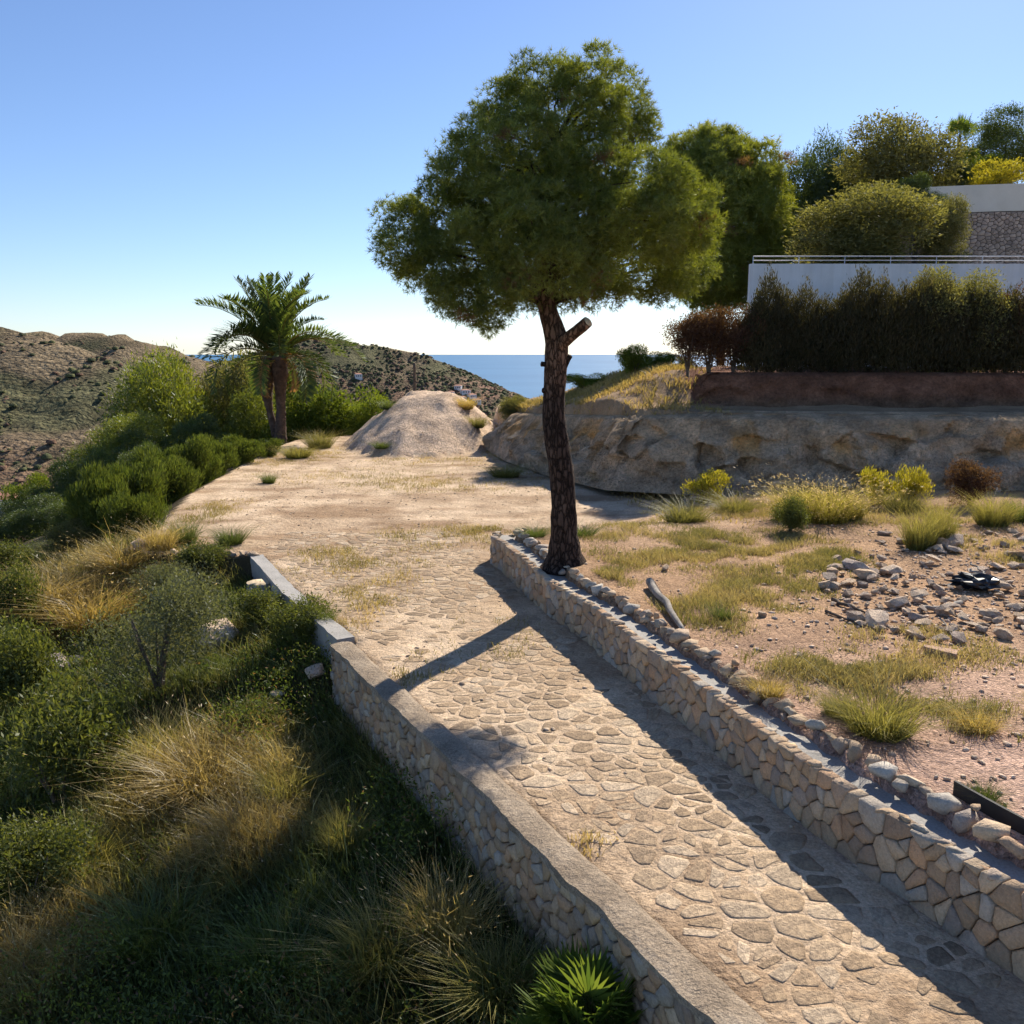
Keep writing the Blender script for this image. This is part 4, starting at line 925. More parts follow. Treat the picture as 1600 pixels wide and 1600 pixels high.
HEDGE = [(1078, 478, 'redhedge', 52, 'reddish-brown hedge plant at the open end of the hedge, beside the grassy knoll'), (1112, 470, 'redhedge', 56, 'second reddish-brown hedge plant from the grassy knoll'), (1150, 470, 'redhedge', 56, 'third reddish-brown hedge plant from the grassy knoll, beside the cypresses'),
  (1186, 462, 'cypress', 50, 'dry cypress where the red hedge meets the green one'), (1205, 418, 'cypress', 46, 'tall pointed cypress rising in front of the corner of the white wall'), (1229, 448, 'cypress', 46, 'cypress just right of the tall pointed one in the hedge'), (1259, 440, 'cypress', 50, 'cypress with a thin tip, third along the white wall'),
  (1290, 462, 'cypress', 52, 'low cypress in the dip of the hedge before the white wall'), (1320, 450, 'cypress', 52, 'cypress between the hedge dip and its high middle'), (1349, 418, 'cypress', 58, 'tall dark cypress in the high middle of the hedge'), (1382, 428, 'cypress', 60, 'broad dark cypress right of the tallest middle one'),
  (1416, 440, 'cypress', 56, 'dark cypress with a pale twig, before the olive-topped plant'), (1446, 425, 'cypress', 58, 'dark cypress just left of the olive-topped hedge plant'), (1500, 412, 'olive', 88, 'olive-coloured rounded bush standing proud of the hedge top'), (1480, 440, 'cypress', 56, 'dark cypress under the left half of the olive-coloured bush'),
  (1520, 450, 'cypress', 56, 'dark cypress under the right half of the olive-coloured bush'), (1552, 448, 'cypress', 56, 'dark cypress between the olive-coloured bush and the red-tipped plant'), (1594, 425, 'redhedge', 48, 'red-tipped plant at the picture edge of the hedge'), (1585, 450, 'cypress', 60, 'dark cypress behind the red-tipped plant'), (1625, 445, 'cypress', 60, 'last dark cypress of the hedge, cut by the picture edge')]
for i, (px, py, kind, w, label) in enumerate(HEDGE):
    Y = 35.9 + rng.uniform(-0.2, 0.3) + (0.7 if kind == 'olive' else 0); q = PD(px, py, Y); z = 4.12; wm = w * mpp(Y) * (2.35 if kind == 'cypress' else 1.75); h = q.z - z
    if kind == 'redhedge' and px > 1500: Y -= 0.3
    plant(kind, 'olive_bush' if kind == 'olive' else 'hedge_plant' if kind == 'redhedge' else 'cypress', label, 'hedge plant', (q.x, Y, z), wm, h, 'plants of the dark hedge')
BACK = [(1245, 196, 67, 130, 'darkpine', 'pine_tree', 'tall dark pine behind the corner of the white wall', 'tree', 390), (1312, 240, 68, 80, 'pine', 'pine_tree', 'narrow yellow-green pine behind the railing', 'tree', 390),
  (1280, 280, 65, 90, 'darkpine', 'pine_tree', 'dark low pine behind the railing beside the tall one', 'tree', 400), (1362, 284, 47, 195, 'olive', 'olive_tree', 'wide rounded olive tree just behind the steel railing', 'tree', 405), (1410, 182, 58, 165, 'olive', 'olive_tree', 'tall olive tree above the wide rounded one', 'tree', 330), (1345, 212, 66, 90, 'darkpine', 'pine_tree', 'dark tree filling the gap left of the tall olive tree', 'tree', 330),
  (1482, 300, 48, 70, 'olive', 'olive_tree', 'small grey olive tree before the curved stone wall', 'tree', 400), (1440, 270, 50.5, 60, 'darkpine', 'dark_shrub', 'dark shrub between the two large olive trees and the curved wall', 'bush', 330),
  (1578, 165, 66, 130, 'darkpine', 'pine_tree', 'dark spreading pine on the skyline above the villa', 'tree', 265), (1525, 230, 62, 62, 'green', 'green_bush', 'yellow-green bush under the small fan palm on the skyline', 'bush', 285), (1565, 248, 57, 100, 'yellow', 'yellow_bush', 'yellow bush directly above the cream parapet', 'bush', 292), (1495, 255, 60, 60, 'darkpine', 'dark_shrub', 'dark shrub left of the yellow bush above the parapet', 'bush', 290)]
for (px, py, Y, w, kind, name, label, cat, pyb) in BACK:
    q = PD(px, py, Y); zb = PD(px, pyb, Y).z; zg = hz(q.x, Y); wm = w * mpp(Y) * 1.22; zb -= 0.3 * (q.z - zb)
    t = thing(name, label, cat, (q.x, Y, zg), rng.uniform(0, 6.28), 'trees behind the villa terraces'); me, st = proto(kind)
    obj('foliage', me, t, (0, 0, zb - zg), scale=(wm, wm, q.z - zb)); V, F = tube([(0, 0, -0.2), (0.06, 0, (zb - zg) * .6 + .5), (0, 0.05, (q.z - zg) * 0.7)], [0.16, 0.12, 0.05], 8, 0.1); obj('trunk', mesh_np('trunk', V, F, M_STEM), t)
# small fan palm on the skyline
def fan_leaf(r, n, ca, cb, name, arc=4.6):
    a = np.linspace(-arc / 2, arc / 2, n); D = np.stack([np.cos(a), np.sin(a), 0.25 * np.cos(a * 1.3) - 0.1 + rng.normal(size=n) * 0.06], 1); D = unit(D)
    B = np.zeros((n, 3)) + D * r * 0.08; S = unit(np.cross(D, np.array((0, 0, 1.0)) + 0 * D) + rng.normal(size=(n, 3)) * 0.15)
    f = rng.random((n, 1)); V, F = cards(B, D, S, r * rng.uniform(0.8, 1.08, n), np.full(n, r * 0.11)); return V, F, np.repeat(np.array(ca) * (1 - f) + np.array(cb) * f, 4, 0)
def fan_frond(r, stalk, name, ca, cb):
    mb = MB(); V, F = tube([(0, 0, 0), (stalk * 0.5, 0, stalk * 0.05), (stalk, 0, 0)], [0.02 * r, 0.016 * r, 0.012 * r], 5); mb.add(V, F, np.array((0.18, 0.2, 0.06)))
    V, F, C = fan_leaf(r, 26, ca, cb, name); mb.add(V + np.array((stalk, 0, 0)), F, C); return mb.mesh(name, M_LEAF)
FF = [fan_frond(0.42, 0.5, 'fan_frond', (0.07, 0.12, 0.03), (0.16, 0.21, 0.05)) for _ in range(3)]
def fan_palm(name, label, loc, n, scale, h):
    t = thing(name, label, 'palm tree', loc)
    V, F = tube([(0, 0, -0.2), (0.02, 0, h * .5), (0, 0, h)], [0.13, 0.12, 0.1], 10, 0.1); obj('trunk', mesh_np('trunk', V, F, M_PTRUNK), t)
    for i in range(n): obj('fan_frond', FF[i % 3], t, (0, 0, h), Euler((rng.uniform(-0.4, 0.4), -rng.uniform(-0.1, 1.45), i * 2.4), 'XYZ'), scale * rng.uniform(0.85, 1.1))
q = PD(1499, 214, 64); zg = hz(q.x, 64); fan_palm('fan_palm', 'small fan palm sticking up on the skyline above the villa', (q.x, 64, zg), 14, 1.7, q.z - zg)
fan_palm('dwarf_fan_palm', 'dwarf fan palm with spiky fans against the low wall, lower picture edge', (0.66, 6.95, hz(0.66, 6.95)), 32, 0.85, 0.3)
fan_palm('dwarf_fan_palm', 'second small fan palm beside the first, further from the wall', (0.25, 6.8, hz(0.25, 6.8)), 16, 0.6, 0.15)

# ------------------------------------------------------------------ far scrub, houses
def blob(n):                                           # small irregular shrub bodies, eight faces each
    an = np.arange(5) * 1.2566; base = np.concatenate([np.c_[np.cos(an), np.sin(an), 0 * an], np.c_[np.cos(an + .6) * .75, np.sin(an + .6) * .75, 0 * an + 0.7], [(0, 0, 1.0)]])
    F = np.array([f for k in range(5) for f in ((k, (k + 1) % 5, 5 + k), ((k + 1) % 5, 5 + (k + 1) % 5, 5 + k), (5 + k, 5 + (k + 1) % 5, 10))])
    V = base[None] * rng.uniform(0.7, 1.25, (n, 11, 1)); a = rng.uniform(0, 6.28, n); c, s = np.cos(a)[:, None], np.sin(a)[:, None]
    V = np.stack([V[..., 0] * c - V[..., 1] * s, V[..., 0] * s + V[..., 1] * c, V[..., 2]], -1); return V, F
n = 100000; X = rng.uniform(-760, 330, n); Y = 140 + 1260 * rng.random(n) ** 1.0
keep = (np.abs(X) < Y * 0.62) & (X < 0.12 * Y); dens = fbm(X * 0.03, Y * 0.03) + 0.10 * smooth(Y, 800, 1000) + 0.25 * smooth(far_h(X, Y), -15, -40); keep &= dens > 0.45 + 0.12 * rng.random(n); X, Y = X[keep], Y[keep]; Z = far_h(X, Y); n = len(X)
V, F = blob(n); sz = (0.4 + 1.7 * rng.random(n) ** 2.5) * (1 + 0.7 * (Y > 700)); V = V * np.stack([sz, sz, sz * rng.uniform(0.5, 0.9, n)], -1)[:, None]; V = V + np.stack([X, Y, Z], -1)[:, None]
C = np.array((0.06, 0.07, 0.035)) + rng.random((n, 1)) * np.array((0.07, 0.065, 0.02)); red = rng.random(n) < 0.3; C[red] = np.array((0.19, 0.115, 0.075))
M_SCRUB = rough_mat('scrub', [(0.3, (0.7, 0.7, 0.7)), (0.7, (1.2, 1.2, 1.2))], 0.8, 1.0, ((2, 0.5),), attr=True, fine=3)
o = obj('hillside_scrub', mesh_np('hillside_scrub', V.reshape(-1, 3), (F[None] + np.arange(n)[:, None, None] * 11).reshape(-1, 3), M_SCRUB, np.repeat(C, 11, 0)))
tag(o, 'dark low scrub dotted over the brown hills', 'scrub', kind='stuff')
M_WIN = flat_mat('window glass', (0.03, 0.04, 0.05), 0.15)
def house(name, label, loc, w, d, h, rz, group=None, roof=True):
    t = thing(name, label, 'house', loc, rz, group)
    local_box('wall', M_WHITE, t, -w / 2, w / 2, -d / 2, d / 2, -3, h)
    V = [(-w / 2 - .3, -d / 2 - .3, h), (w / 2 + .3, -d / 2 - .3, h), (w / 2 + .3, d / 2 + .3, h), (-w / 2 - .3, d / 2 + .3, h), (-w * .3, 0, h + 1.5), (w * .3, 0, h + 1.5)]
    obj('roof', mesh_py('roof', V, [(0, 1, 5, 4), (1, 2, 5), (2, 3, 4, 5), (3, 0, 4), (3, 2, 1, 0)], M_ROOF), t)
    for i in range(3): local_box('window', M_WIN, t, -w * .36 + i * w * .28, -w * .36 + i * w * .28 + w * .13, -d / 2 - .05, -d / 2 + .05, h * .35, h * .75)
q = PD(2, 772, 262); house('valley_house', 'white house with a clay roof among trees in the valley', (q.x - 2, 262, far_h(np.array([q.x]), np.array([262.]))[0] + 1), 13, 9, 5, 0.3)
for i, (px, py, w) in enumerate(((716, 608, 9), (727, 615, 12), (737, 622, 10), (722, 626, 9), (745, 630, 11), (560, 590, 9), (705, 618, 8))):
    d = ray(px, py); Ys = np.arange(900, 1500, 2.0); t_ = Ys / d[1]; b_ = (CAM_Z + d[2] * t_) < far_h(d[0] * t_, Ys); k_ = int(np.argmax(b_))
    if not b_.any(): continue
    house('hillside_house', 'tiny white house on the far headland slope', (d[0] * t_[k_], Ys[k_], CAM_Z + d[2] * t_[k_] - 0.5), w, 8, 5, rng.uniform(-.6, .6), 'white houses on the headland')

# ------------------------------------------------------------------ grass clumps (shared shapes) and individual plants of the plot
def clump_mesh(kind):
    P_ = {'golden': (1500, 0.20, (0.20, 0.17, 0.06), (0.50, 0.38, 0.17), 0.8), 'straw': (1100, 0.24, (0.30, 0.24, 0.08), (0.58, 0.46, 0.20), 0.6), 'green': (900, 0.22, (0.06, 0.10, 0.025), (0.17, 0.21, 0.06), 0.7), 'mixed': (1300, 0.24, (0.13, 0.15, 0.045), (0.38, 0.34, 0.12), 0.8), 'seedy': (1200, 0.28, (0.16, 0.17, 0.04), (0.46, 0.40, 0.12), 0.55)}[kind]
    n, r, c0, c1, ln = P_; a = rng.uniform(0, 6.28, n); q = r * np.sqrt(rng.random(n)); B = np.stack([np.cos(a) * q, np.sin(a) * q, 0 * q], 1)
    le = np.stack([np.cos(a), np.sin(a), 0 * a], 1) * (q / r * ln + 0.1)[:, None] + rng.normal(size=(n, 3)) * np.array((0.45, 0.45, 0.03)); H = 0.2 + 0.8 * rng.random(n) ** 1.6
    f = rng.random((n, 1)); mb = MB(); V, F, C = blades(B, H, np.full(n, 0.0075), le, np.array(c0) * (0.7 + 0.5 * f), np.array(c1) * (0.7 + 0.5 * f)); mb.add(V, F, C)
    if kind in ('golden', 'seedy', 'straw'):
        i = rng.choice(n, n // 3, replace=False); T = B[i] + np.array((0, 0, 1.0)) * H[i][:, None] * 0.92 + le[i] * H[i][:, None] * 0.75
        for rep in range(3 if kind == 'seedy' else 1):
            D = unit(le[i] * 0.6 + rdir(len(i)) * 0.5 + np.array((0, 0, 0.5))); V, F, C = heads(T + rng.normal(size=T.shape) * 0.02, D, np.full(len(i), 0.055), np.full(len(i), 0.010), np.tile((0.62, 0.50, 0.32), (len(i), 1)) * rng.uniform(0.7, 1.1, (len(i), 1))); mb.add(V, F, C)
    return mb.mesh(kind + '_grass', M_GRASS)
CL = {}
def clump(kind, name, label, loc, w, h, group=None, cat='grass clump'):
    if kind not in CL: CL[kind] = [clump_mesh(kind) for _ in range(2)]
    return tag(obj(name, CL[kind][rng.integers(2)], None, loc, (0, 0, rng.uniform(0, 6.28)), (w, w, h)), label, cat, group, 'thing')
CLUMPS = [  # foot pixel, width px, height px, kind, label
 (1372, 1145, 150, 105, 'mixed', 'large yellow-green grass tuft on the pink gravel'), (1536, 1250, 62, 45, 'green', 'small bright green tuft near the black edging strip'), (1558, 1268, 34, 24, 'green', 'tiny green tuft just below the bright green one'), (1310, 1120, 70, 60, 'mixed', 'small yellow-green tuft left of the large gravel tuft'),
 (1128, 968, 50, 34, 'green', 'small green tuft between the leaning log and the trunk'), (1525, 1140, 90, 50, 'straw', 'pale straw tuft on the gravel right of the large tuft'), (1200, 1085, 80, 46, 'straw', 'pale straw tuft behind the boulder edging, middle of the terrace'), (1640, 1120, 80, 60, 'straw', 'pale straw tuft at the picture edge on the gravel'),
 (1285, 815, 120, 85, 'seedy', 'wide seed-headed grass clump before the shaded bank'), (1240, 812, 90, 75, 'seedy', 'seed-headed grass clump with dark base left of the widest one'), (1320, 812, 80, 70, 'seedy', 'seed-headed grass clump right of the widest one'), (1435, 858, 70, 95, 'mixed', 'tall upright grass clump above the rubble'), (1468, 850, 60, 100, 'mixed', 'tallest upright grass clump above the rubble'), (1550, 822, 80, 75, 'mixed', 'yellow-green grass clump near the picture edge before the bank'), (1590, 815, 60, 60, 'green', 'green grass clump at the picture edge before the bank'),
 (1070, 815, 100, 45, 'mixed', 'low grass clump under the yellow spurge'), (1150, 800, 80, 40, 'mixed', 'low grass clump right of the yellow spurge'), (960, 765, 70, 40, 'mixed', 'low weedy clump at the left foot of the shaded bank'), (905, 838, 80, 30, 'green', 'green grass tuft right behind the pine trunk'), (835, 838, 60, 26, 'green', 'green grass tuft behind the end of the retaining wall'), (1410, 800, 80, 50, 'mixed', 'low clump below the yellow upright shrub'),
 (510, 985, 44, 50, 'green', 'green weed growing over the concrete kerb'), (290, 850, 60, 60, 'green', 'green weed on the stony edge of the sandy lot'), (360, 850, 70, 45, 'green', 'spiky green weed at the corner of the sandy lot'), (250, 858, 80, 60, 'straw', 'pale dry clump beside the squat dark juniper'), (420, 755, 34, 26, 'green', 'small green weed alone on the sandy lot'), (500, 700, 60, 40, 'mixed', 'grass clump between the palm foot and the mound'), (465, 715, 60, 30, 'mixed', 'grass clump around the white rock by the palm'),
 (605, 640, 36, 22, 'green', 'green tuft on the left shoulder of the grit mound'), (655, 605, 24, 10, 'mixed', 'yellowish tuft on the top of the grit mound'), (728, 640, 40, 28, 'straw', 'dry tuft on the right shoulder of the grit mound'), (745, 668, 40, 28, 'mixed', 'dry green tuft on the right foot of the grit mound'), (596, 700, 40, 18, 'green', 'low green tuft on the front of the grit mound'), (790, 745, 70, 28, 'mixed', 'grass clump at the foot of the lit rocks'),
 (150, 985, 170, 130, 'golden', 'large tawny grass clump on the slope, biggest of the left ones'), (75, 960, 160, 120, 'golden', 'tawny grass clump nearest the picture edge on the upper slope'), (195, 900, 120, 80, 'golden', 'tawny grass clump below the squat dark juniper'), (320, 1245, 200, 150, 'golden', 'bright golden grass clump in the sunlit middle of the slope'), (385, 1330, 160, 130, 'golden', 'golden grass clump half in shade below the brightest one'), (245, 1200, 150, 110, 'mixed', 'yellow-green grass clump left of the brightest golden one'), (450, 1260, 110, 100, 'mixed', 'yellow-green grass clump between the golden clump and the wall'), (25, 1540, 130, 140, 'golden', 'golden grass clump at the lower picture corner'), (540, 1340, 90, 110, 'mixed', 'thin grass clump in the shade of the low wall'),
 (600, 1520, 170, 140, 'mixed', 'loose grass clump near the lower edge, middle of the slope'), (700, 1480, 150, 150, 'straw', 'pale arching grass clump at the foot of the low wall'), (780, 1580, 150, 130, 'mixed', 'grass clump left of the dwarf fan palms'), (440, 1520, 170, 120, 'green', 'dark green grass clump in deep shade on the slope'), (250, 1480, 190, 130, 'green', 'broad dark clump in the shadow of the pine crown'), (130, 1380, 140, 110, 'mixed', 'ragged clump at the edge of the crown shadow')]
for (px, py, w, h, kind, label) in CLUMPS:
    q = hit(px, py); k = mpp(math.hypot(q.y, CAM_Z - q.z)); clump(kind, 'grass_clump', label, (q.x, q.y, q.z - 0.03), w * k * (0.95 if kind == 'golden' else 1.05), h * k * (0.72 if kind == 'golden' else 0.9), 'grass clumps of the plot')
SHR = [(1102, 785, 66, 52, 'yellow', 'spurge_shrub', 'rounded yellow spurge shrub before the shaded bank'), (1372, 790, 60, 60, 'yellow', 'spurge_shrub', 'upright yellow shrub before the bank, left of the pair'), (1425, 792, 60, 66, 'yellow', 'spurge_shrub', 'upright yellow shrub before the bank, right of the pair'), (1515, 790, 80, 70, 'redhedge', 'dry_shrub', 'brown dry shrub at the foot of the bank near the picture edge'), (1235, 830, 60, 50, 'leafy', 'low_shrub', 'dark green low shrub at the base of the seed-headed grass'),
 (250, 1085, 210, 185, 'grey', 'grey_shrub', 'large grey-green feathery shrub on the slope'), (95, 1265, 190, 190, 'leafy', 'leafy_shrub', 'leafy sunlit shrub on the slope near the picture edge'), (40, 1120, 130, 150, 'leafy', 'leafy_shrub', 'leafy shrub at the picture edge beside the boulders'), (470, 1010, 100, 80, 'leafy', 'leafy_weed', 'leafy green weed below the concrete kerb'), (410, 985, 90, 60, 'leafy', 'leafy_weed', 'leafy yellowish weed below the tree stump'), (320, 905, 80, 50, 'leafy', 'leafy_weed', 'leafy weed under the stony lot edge'), (60, 1420, 160, 130, 'leafy', 'leafy_shrub', 'shaded leafy shrub above the golden corner clump'), (390, 1150, 90, 60, 'leafy', 'leafy_weed', 'leafy weed beside the sawn pale stump'), (255, 955, 110, 80, 'grey', 'grey_shrub', 'smaller grey-green shrub above the large feathery one'), (25, 1000, 80, 120, 'leafy', 'leafy_shrub', 'bright leafy shrub at the picture edge, above the boulders'), (640, 1360, 80, 60, 'leafy', 'leafy_weed', 'leafy weed at the shaded foot of the low wall')]
for (px, py, w, h, kind, name, label) in SHR:
    q = hit(px, py); k = mpp(math.hypot(q.y, CAM_Z - q.z)); plant(kind, name, label, 'shrub', (q.x, q.y, q.z - 0.04), w * k * 1.1, h * k * 1.15)
for (px, py, Y, w, h, kind, label) in ((993, 533, 42.5, 56, 45, 'green', 'small green bush on the knoll against the sea'), (1035, 548, 44, 50, 30, 'green', 'low sparse bush on the knoll beside the hedge end'), (912, 582, 47, 70, 26, 'green', 'low green bush on the bench just right of the pine trunk'), (803, 620, 48, 50, 12, 'olive', 'low olive-green bush on the bench above the lit rocks'), (1070, 560, 41, 30, 24, 'olive', 'small olive-green bush under the open end of the hedge')):
    q = PD(px, py, Y); k = mpp(Y); zg = min(hz(q.x, Y), q.z - h * k * 0.8); plant(kind, 'low_bush', label, 'bush', (q.x, Y, zg), w * k, q.z - zg + 0.1)

# ------------------------------------------------------------------ stumps, boulders, timber, rubble
q = hit(407, 945); k = mpp(q.y)
stp = thing('tree_stump', 'weathered grey tree stump below the end of the kerb', 'stump', (q.x, q.y, q.z - 0.1))
V, F = tube([(0, 0, -.2), (0, 0, 0.1), (0, 0, 0.35), (0, 0, 0.62)], [0.42, 0.34, 0.29, 0.27], 16, 0.15); obj('trunk', mesh_np('trunk', V, F, M_WOOD), stp)
V, F = tube([(0, 0, 0.622), (0, 0, 0.635)], [0.262, 0.25], 16, 0.08); obj('sawn_top', mesh_np('sawn_top', V, F, M_CUT), stp)
q = hit(433, 1118)
stp = thing('sawn_stump', 'slim stump with a fresh pale sawn top in the shaded slope', 'stump', (q.x, q.y, q.z))
V, F = tube([(0, 0, -.2), (0, 0, 0.2), (0.02, 0, 0.38)], [0.12, 0.105, 0.10], 14, 0.08); obj('trunk', mesh_np('trunk', V, F, M_STEM), stp)
V, F = tube([(0.02, 0, 0.381), (0.021, 0, 0.40)], [0.125, 0.12], 16, 0.06); obj('sawn_top', mesh_np('sawn_top', V, F, M_CUT), stp)
def boulder(px, py, size, label, group=None, flat=0.8, name='boulder', dz=0.0):
    q = hit(px, py); k = mpp(math.hypot(q.y, CAM_Z - q.z)); s = size * k / 2
    o = obj(name, ROCKS[rng.integers(len(ROCKS))], None, (q.x, q.y, q.z + s * flat * 0.45 + dz), (rng.uniform(-.3, .3), rng.uniform(-.3, .3), rng.uniform(0, 6.28)), (s, s, s * flat)); return tag(o, label, 'rock', group, 'thing')
for (px, py, sz, label) in ((340, 1010, 90, 'big grey boulder on the slope beside the feathery shrub'), (82, 1052, 70, 'grey boulder on the slope near the picture edge'), (118, 1040, 44, 'smaller boulder touching the one near the picture edge'), (492, 1068, 56, 'boulder lying against the end of the low wall'), (925, 1550, 56, 'boulder at the foot of the low wall beside the fan palms'), (462, 706, 26, 'pale rock at the foot of the palm'), (475, 708, 20, 'small grey rock beside the pale one by the palm'), (222, 862, 40, 'pale rock on the lot edge below the squat juniper'), (1040, 892, 22, 'pale stone on the terrace right of the trunk'), (1247, 1028, 20, 'dark stone alone on the gravel'), (1414, 1012, 16, 'round pale pebble near the brick'), (1190, 965, 22, 'stone at the lower edge of the dry grass patch'), (752, 750, 12, 'small dark stone on the lot before the lit rocks')):
    boulder(px, py, sz, label)
for i in range(26):
    px = rng.uniform(775, 965); py = 660 + 60 * rng.random() + (px - 775) * 0.12
    boulder(px, py, rng.uniform(12, 46), 'broken rock lying on the sunlit left end of the bank', 'rocks on the lit end of the bank')
for i in range(40):
    boulder(rng.uniform(960, 1620), rng.uniform(745, 775), rng.uniform(8, 26), 'fallen rock in the shade along the foot of the bank', 'rocks at the foot of the bank')
for i in range(22):
    t_ = rng.random(); boulder(215 + 185 * t_, 866 + 6 * rng.random(), rng.uniform(10, 26), 'stone of the rough row edging the sandy lot', 'stones along the lot edge', 0.7)
i = 0
while i < 210:                                            # rubble heap
    a = rng.uniform(0, 6.28); r_ = math.sqrt(rng.random()); px, py = 1490 + 205 * r_ * math.cos(a), 915 + 92 * r_ * math.sin(a)
    if px > 1650: continue
    boulder(px, py, rng.choice([14, 18, 24, 32, 46], p=[.25, .3, .22, .15, .08]) * (0.9 + 0.4 * (py - 840) / 150), 'broken stone lying in the rubble heap on the terrace', 'rubble stones', rng.uniform(0.45, 0.8), 'rubble_stone', rng.uniform(0, 0.12) * (1 - r_)); i += 1
n = 2600; px = np.r_[rng.normal(1470, 130, 1700), rng.uniform(900, 1640, 900)]; py = np.r_[rng.normal(905, 60, 1700), rng.uniform(800, 1300, 900)]; mb = MB()
ok = (py > 790) & (py < 1500) & (px < 1700); px, py = px[ok], py[ok]
pts = np.array([tuple(P(x, y, 0.72)) for x, y in zip(px, py)]); ok = inside(pts[:, 0], pts[:, 1], TERR) & (poly_dist(pts[:, 0], pts[:, 1], WALL_R, False) > 0.95); pts = pts[ok]; pts[:, 2] = height(pts[:, 0], pts[:, 1])
for d in pts:
    V, F = rock_vf(0.02 + 0.05 * rng.random() ** 2, 0.6); mb.add(V + d + np.array((0, 0, 0.012)), F, np.array((0.62, 0.50, 0.40)) * rng.uniform(0.6, 1.3))
lx = rng.uniform(-10, 4, 2600); ly = 9 + 38 * rng.random(2600) ** 0.8; ok = inside(lx, ly, UP) & ~inside(lx, ly, TERR) & (bench_d(lx, ly) < 0.1) & (poly_dist(lx, ly, UP) > 0.4); lx, ly = lx[ok], ly[ok]; lz = height(lx, ly)
for d in np.c_[lx, ly, lz]:
    V, F = rock_vf(0.012 + 0.055 * rng.random() ** 3, 0.55); mb.add(V + d + np.array((0, 0, 0.008)), F, np.array((0.52, 0.42, 0.32)) * rng.uniform(0.55, 1.25))
tag(obj('stone_chips', mb.mesh('stone_chips', M_STONE)), 'small stone chips scattered over the terrace and the sandy lot', 'gravel', kind='stuff')
def pole(name, label, cat, a, b, r0, r1, mat, flat=1.0, n=9, bend=0.03):
    A, B = np.array(a), np.array(b); t_ = np.linspace(0, 1, 8)[:, None]; p = (B - A) * t_; p[1:-1] += rng.normal(size=(6, 3)) * bend * np.array((1, 1, 0.3))
    V, F = tube(p, np.linspace(r0, r1, 8), n, 0.25); o = obj(name, mesh_np(name, V, F, mat), None, A); return tag(o, label, cat, kind='thing')
def on(px, py, dz=0.05): q = hit(px, py); return (q.x, q.y, q.z + dz)
pole('split_log', 'silvery split log lying slanted on the terrace behind the boulder edging', 'log', on(1014, 918, 0.12), on(1072, 1000, 0.06), 0.065, 0.03, M_WOOD)
pole('dark_bark_slab', 'dark strip of bark lying under the silvery split log', 'log', on(1021, 918, 0.04), on(1076, 1001, 0.02), 0.055, 0.03, M_STEM)
pole('weathered_plank', 'weathered plank end poking from the front of the rubble heap', 'plank', on(1436, 960, 0.06), on(1502, 952, 0.10), 0.035, 0.035, M_WOOD)
pole('fallen_branch', 'dark fallen branch left of the rubble heap', 'branch', on(1300, 940, 0.04), on(1352, 962, 0.03), 0.03, 0.018, M_STEM)
pole('fallen_branch', 'long thin dark branch below the first one, left of the rubble', 'branch', on(1290, 958, 0.03), on(1378, 992, 0.03), 0.022, 0.010, M_STEM)
pole('forked_twig', 'pale thin twig on the gravel in front of the rubble heap', 'twig', on(1468, 972, 0.05), on(1500, 1012, 0.03), 0.012, 0.006, M_WOOD)
pole('pale_stick', 'pale stick leaning over the black plastic bag', 'stick', on(1515, 900, 0.25), on(1545, 920, 0.2), 0.018, 0.012, M_WOOD)
q = hit(1468, 1026); V, F = box(-0.22, 0.22, -0.07, 0.07, 0, 0.09); V = [(x, y * (0.6 + 0.8 * (x > 0)), z) for x, y, z in V]
tag(obj('clay_block', mesh_py('clay_block', V, F, M_PLANK), None, (q.x, q.y, q.z + 0.01), (0.06, 0.05, -0.55)), 'wedge-shaped orange clay block alone on the gravel', 'brick', kind='thing')
bm = bmesh.new(); bmesh.ops.create_icosphere(bm, subdivisions=3, radius=1)
for v in bm.verts:
    s = 0.7 + 0.6 * rng.random(); v.co = Vector((v.co.x * 0.42 * s, v.co.y * 0.24 * s, max(v.co.z, -0.4) * 0.16 * s))
me = bpy.data.meshes.new('plastic_bag'); bm.to_mesh(me); bm.free(); me.materials.append(M_BLACK); q = hit(1522, 922)
tag(obj('plastic_bag', me, None, (q.x, q.y, q.z + 0.13), (0, 0, -0.3)), 'crumpled black plastic bag lying in the rubble heap', 'bag', kind='thing')
q = PD(648, 605, 54.0); a_ = (q.x, 54.0, min(q.z, hz(q.x, 54)) - 0.3)
pole('wooden_post', 'thin brown wooden post standing on the top of the grit mound', 'post', a_, (q.x, 54.0, PD(648, 567, 54).z), 0.09, 0.07, M_STEM, bend=0.0)

# ------------------------------------------------------------------ ground cover
def scatter(n, x0, x1, y0, y1, far=2.0):
    X = rng.uniform(x0, x1, n); Y = rng.uniform(y0, y1, n); D2 = X ** 2 + Y ** 2 + 16
    keep = rng.random(n) < np.minimum(1, (230 / D2)); return X[keep], Y[keep]
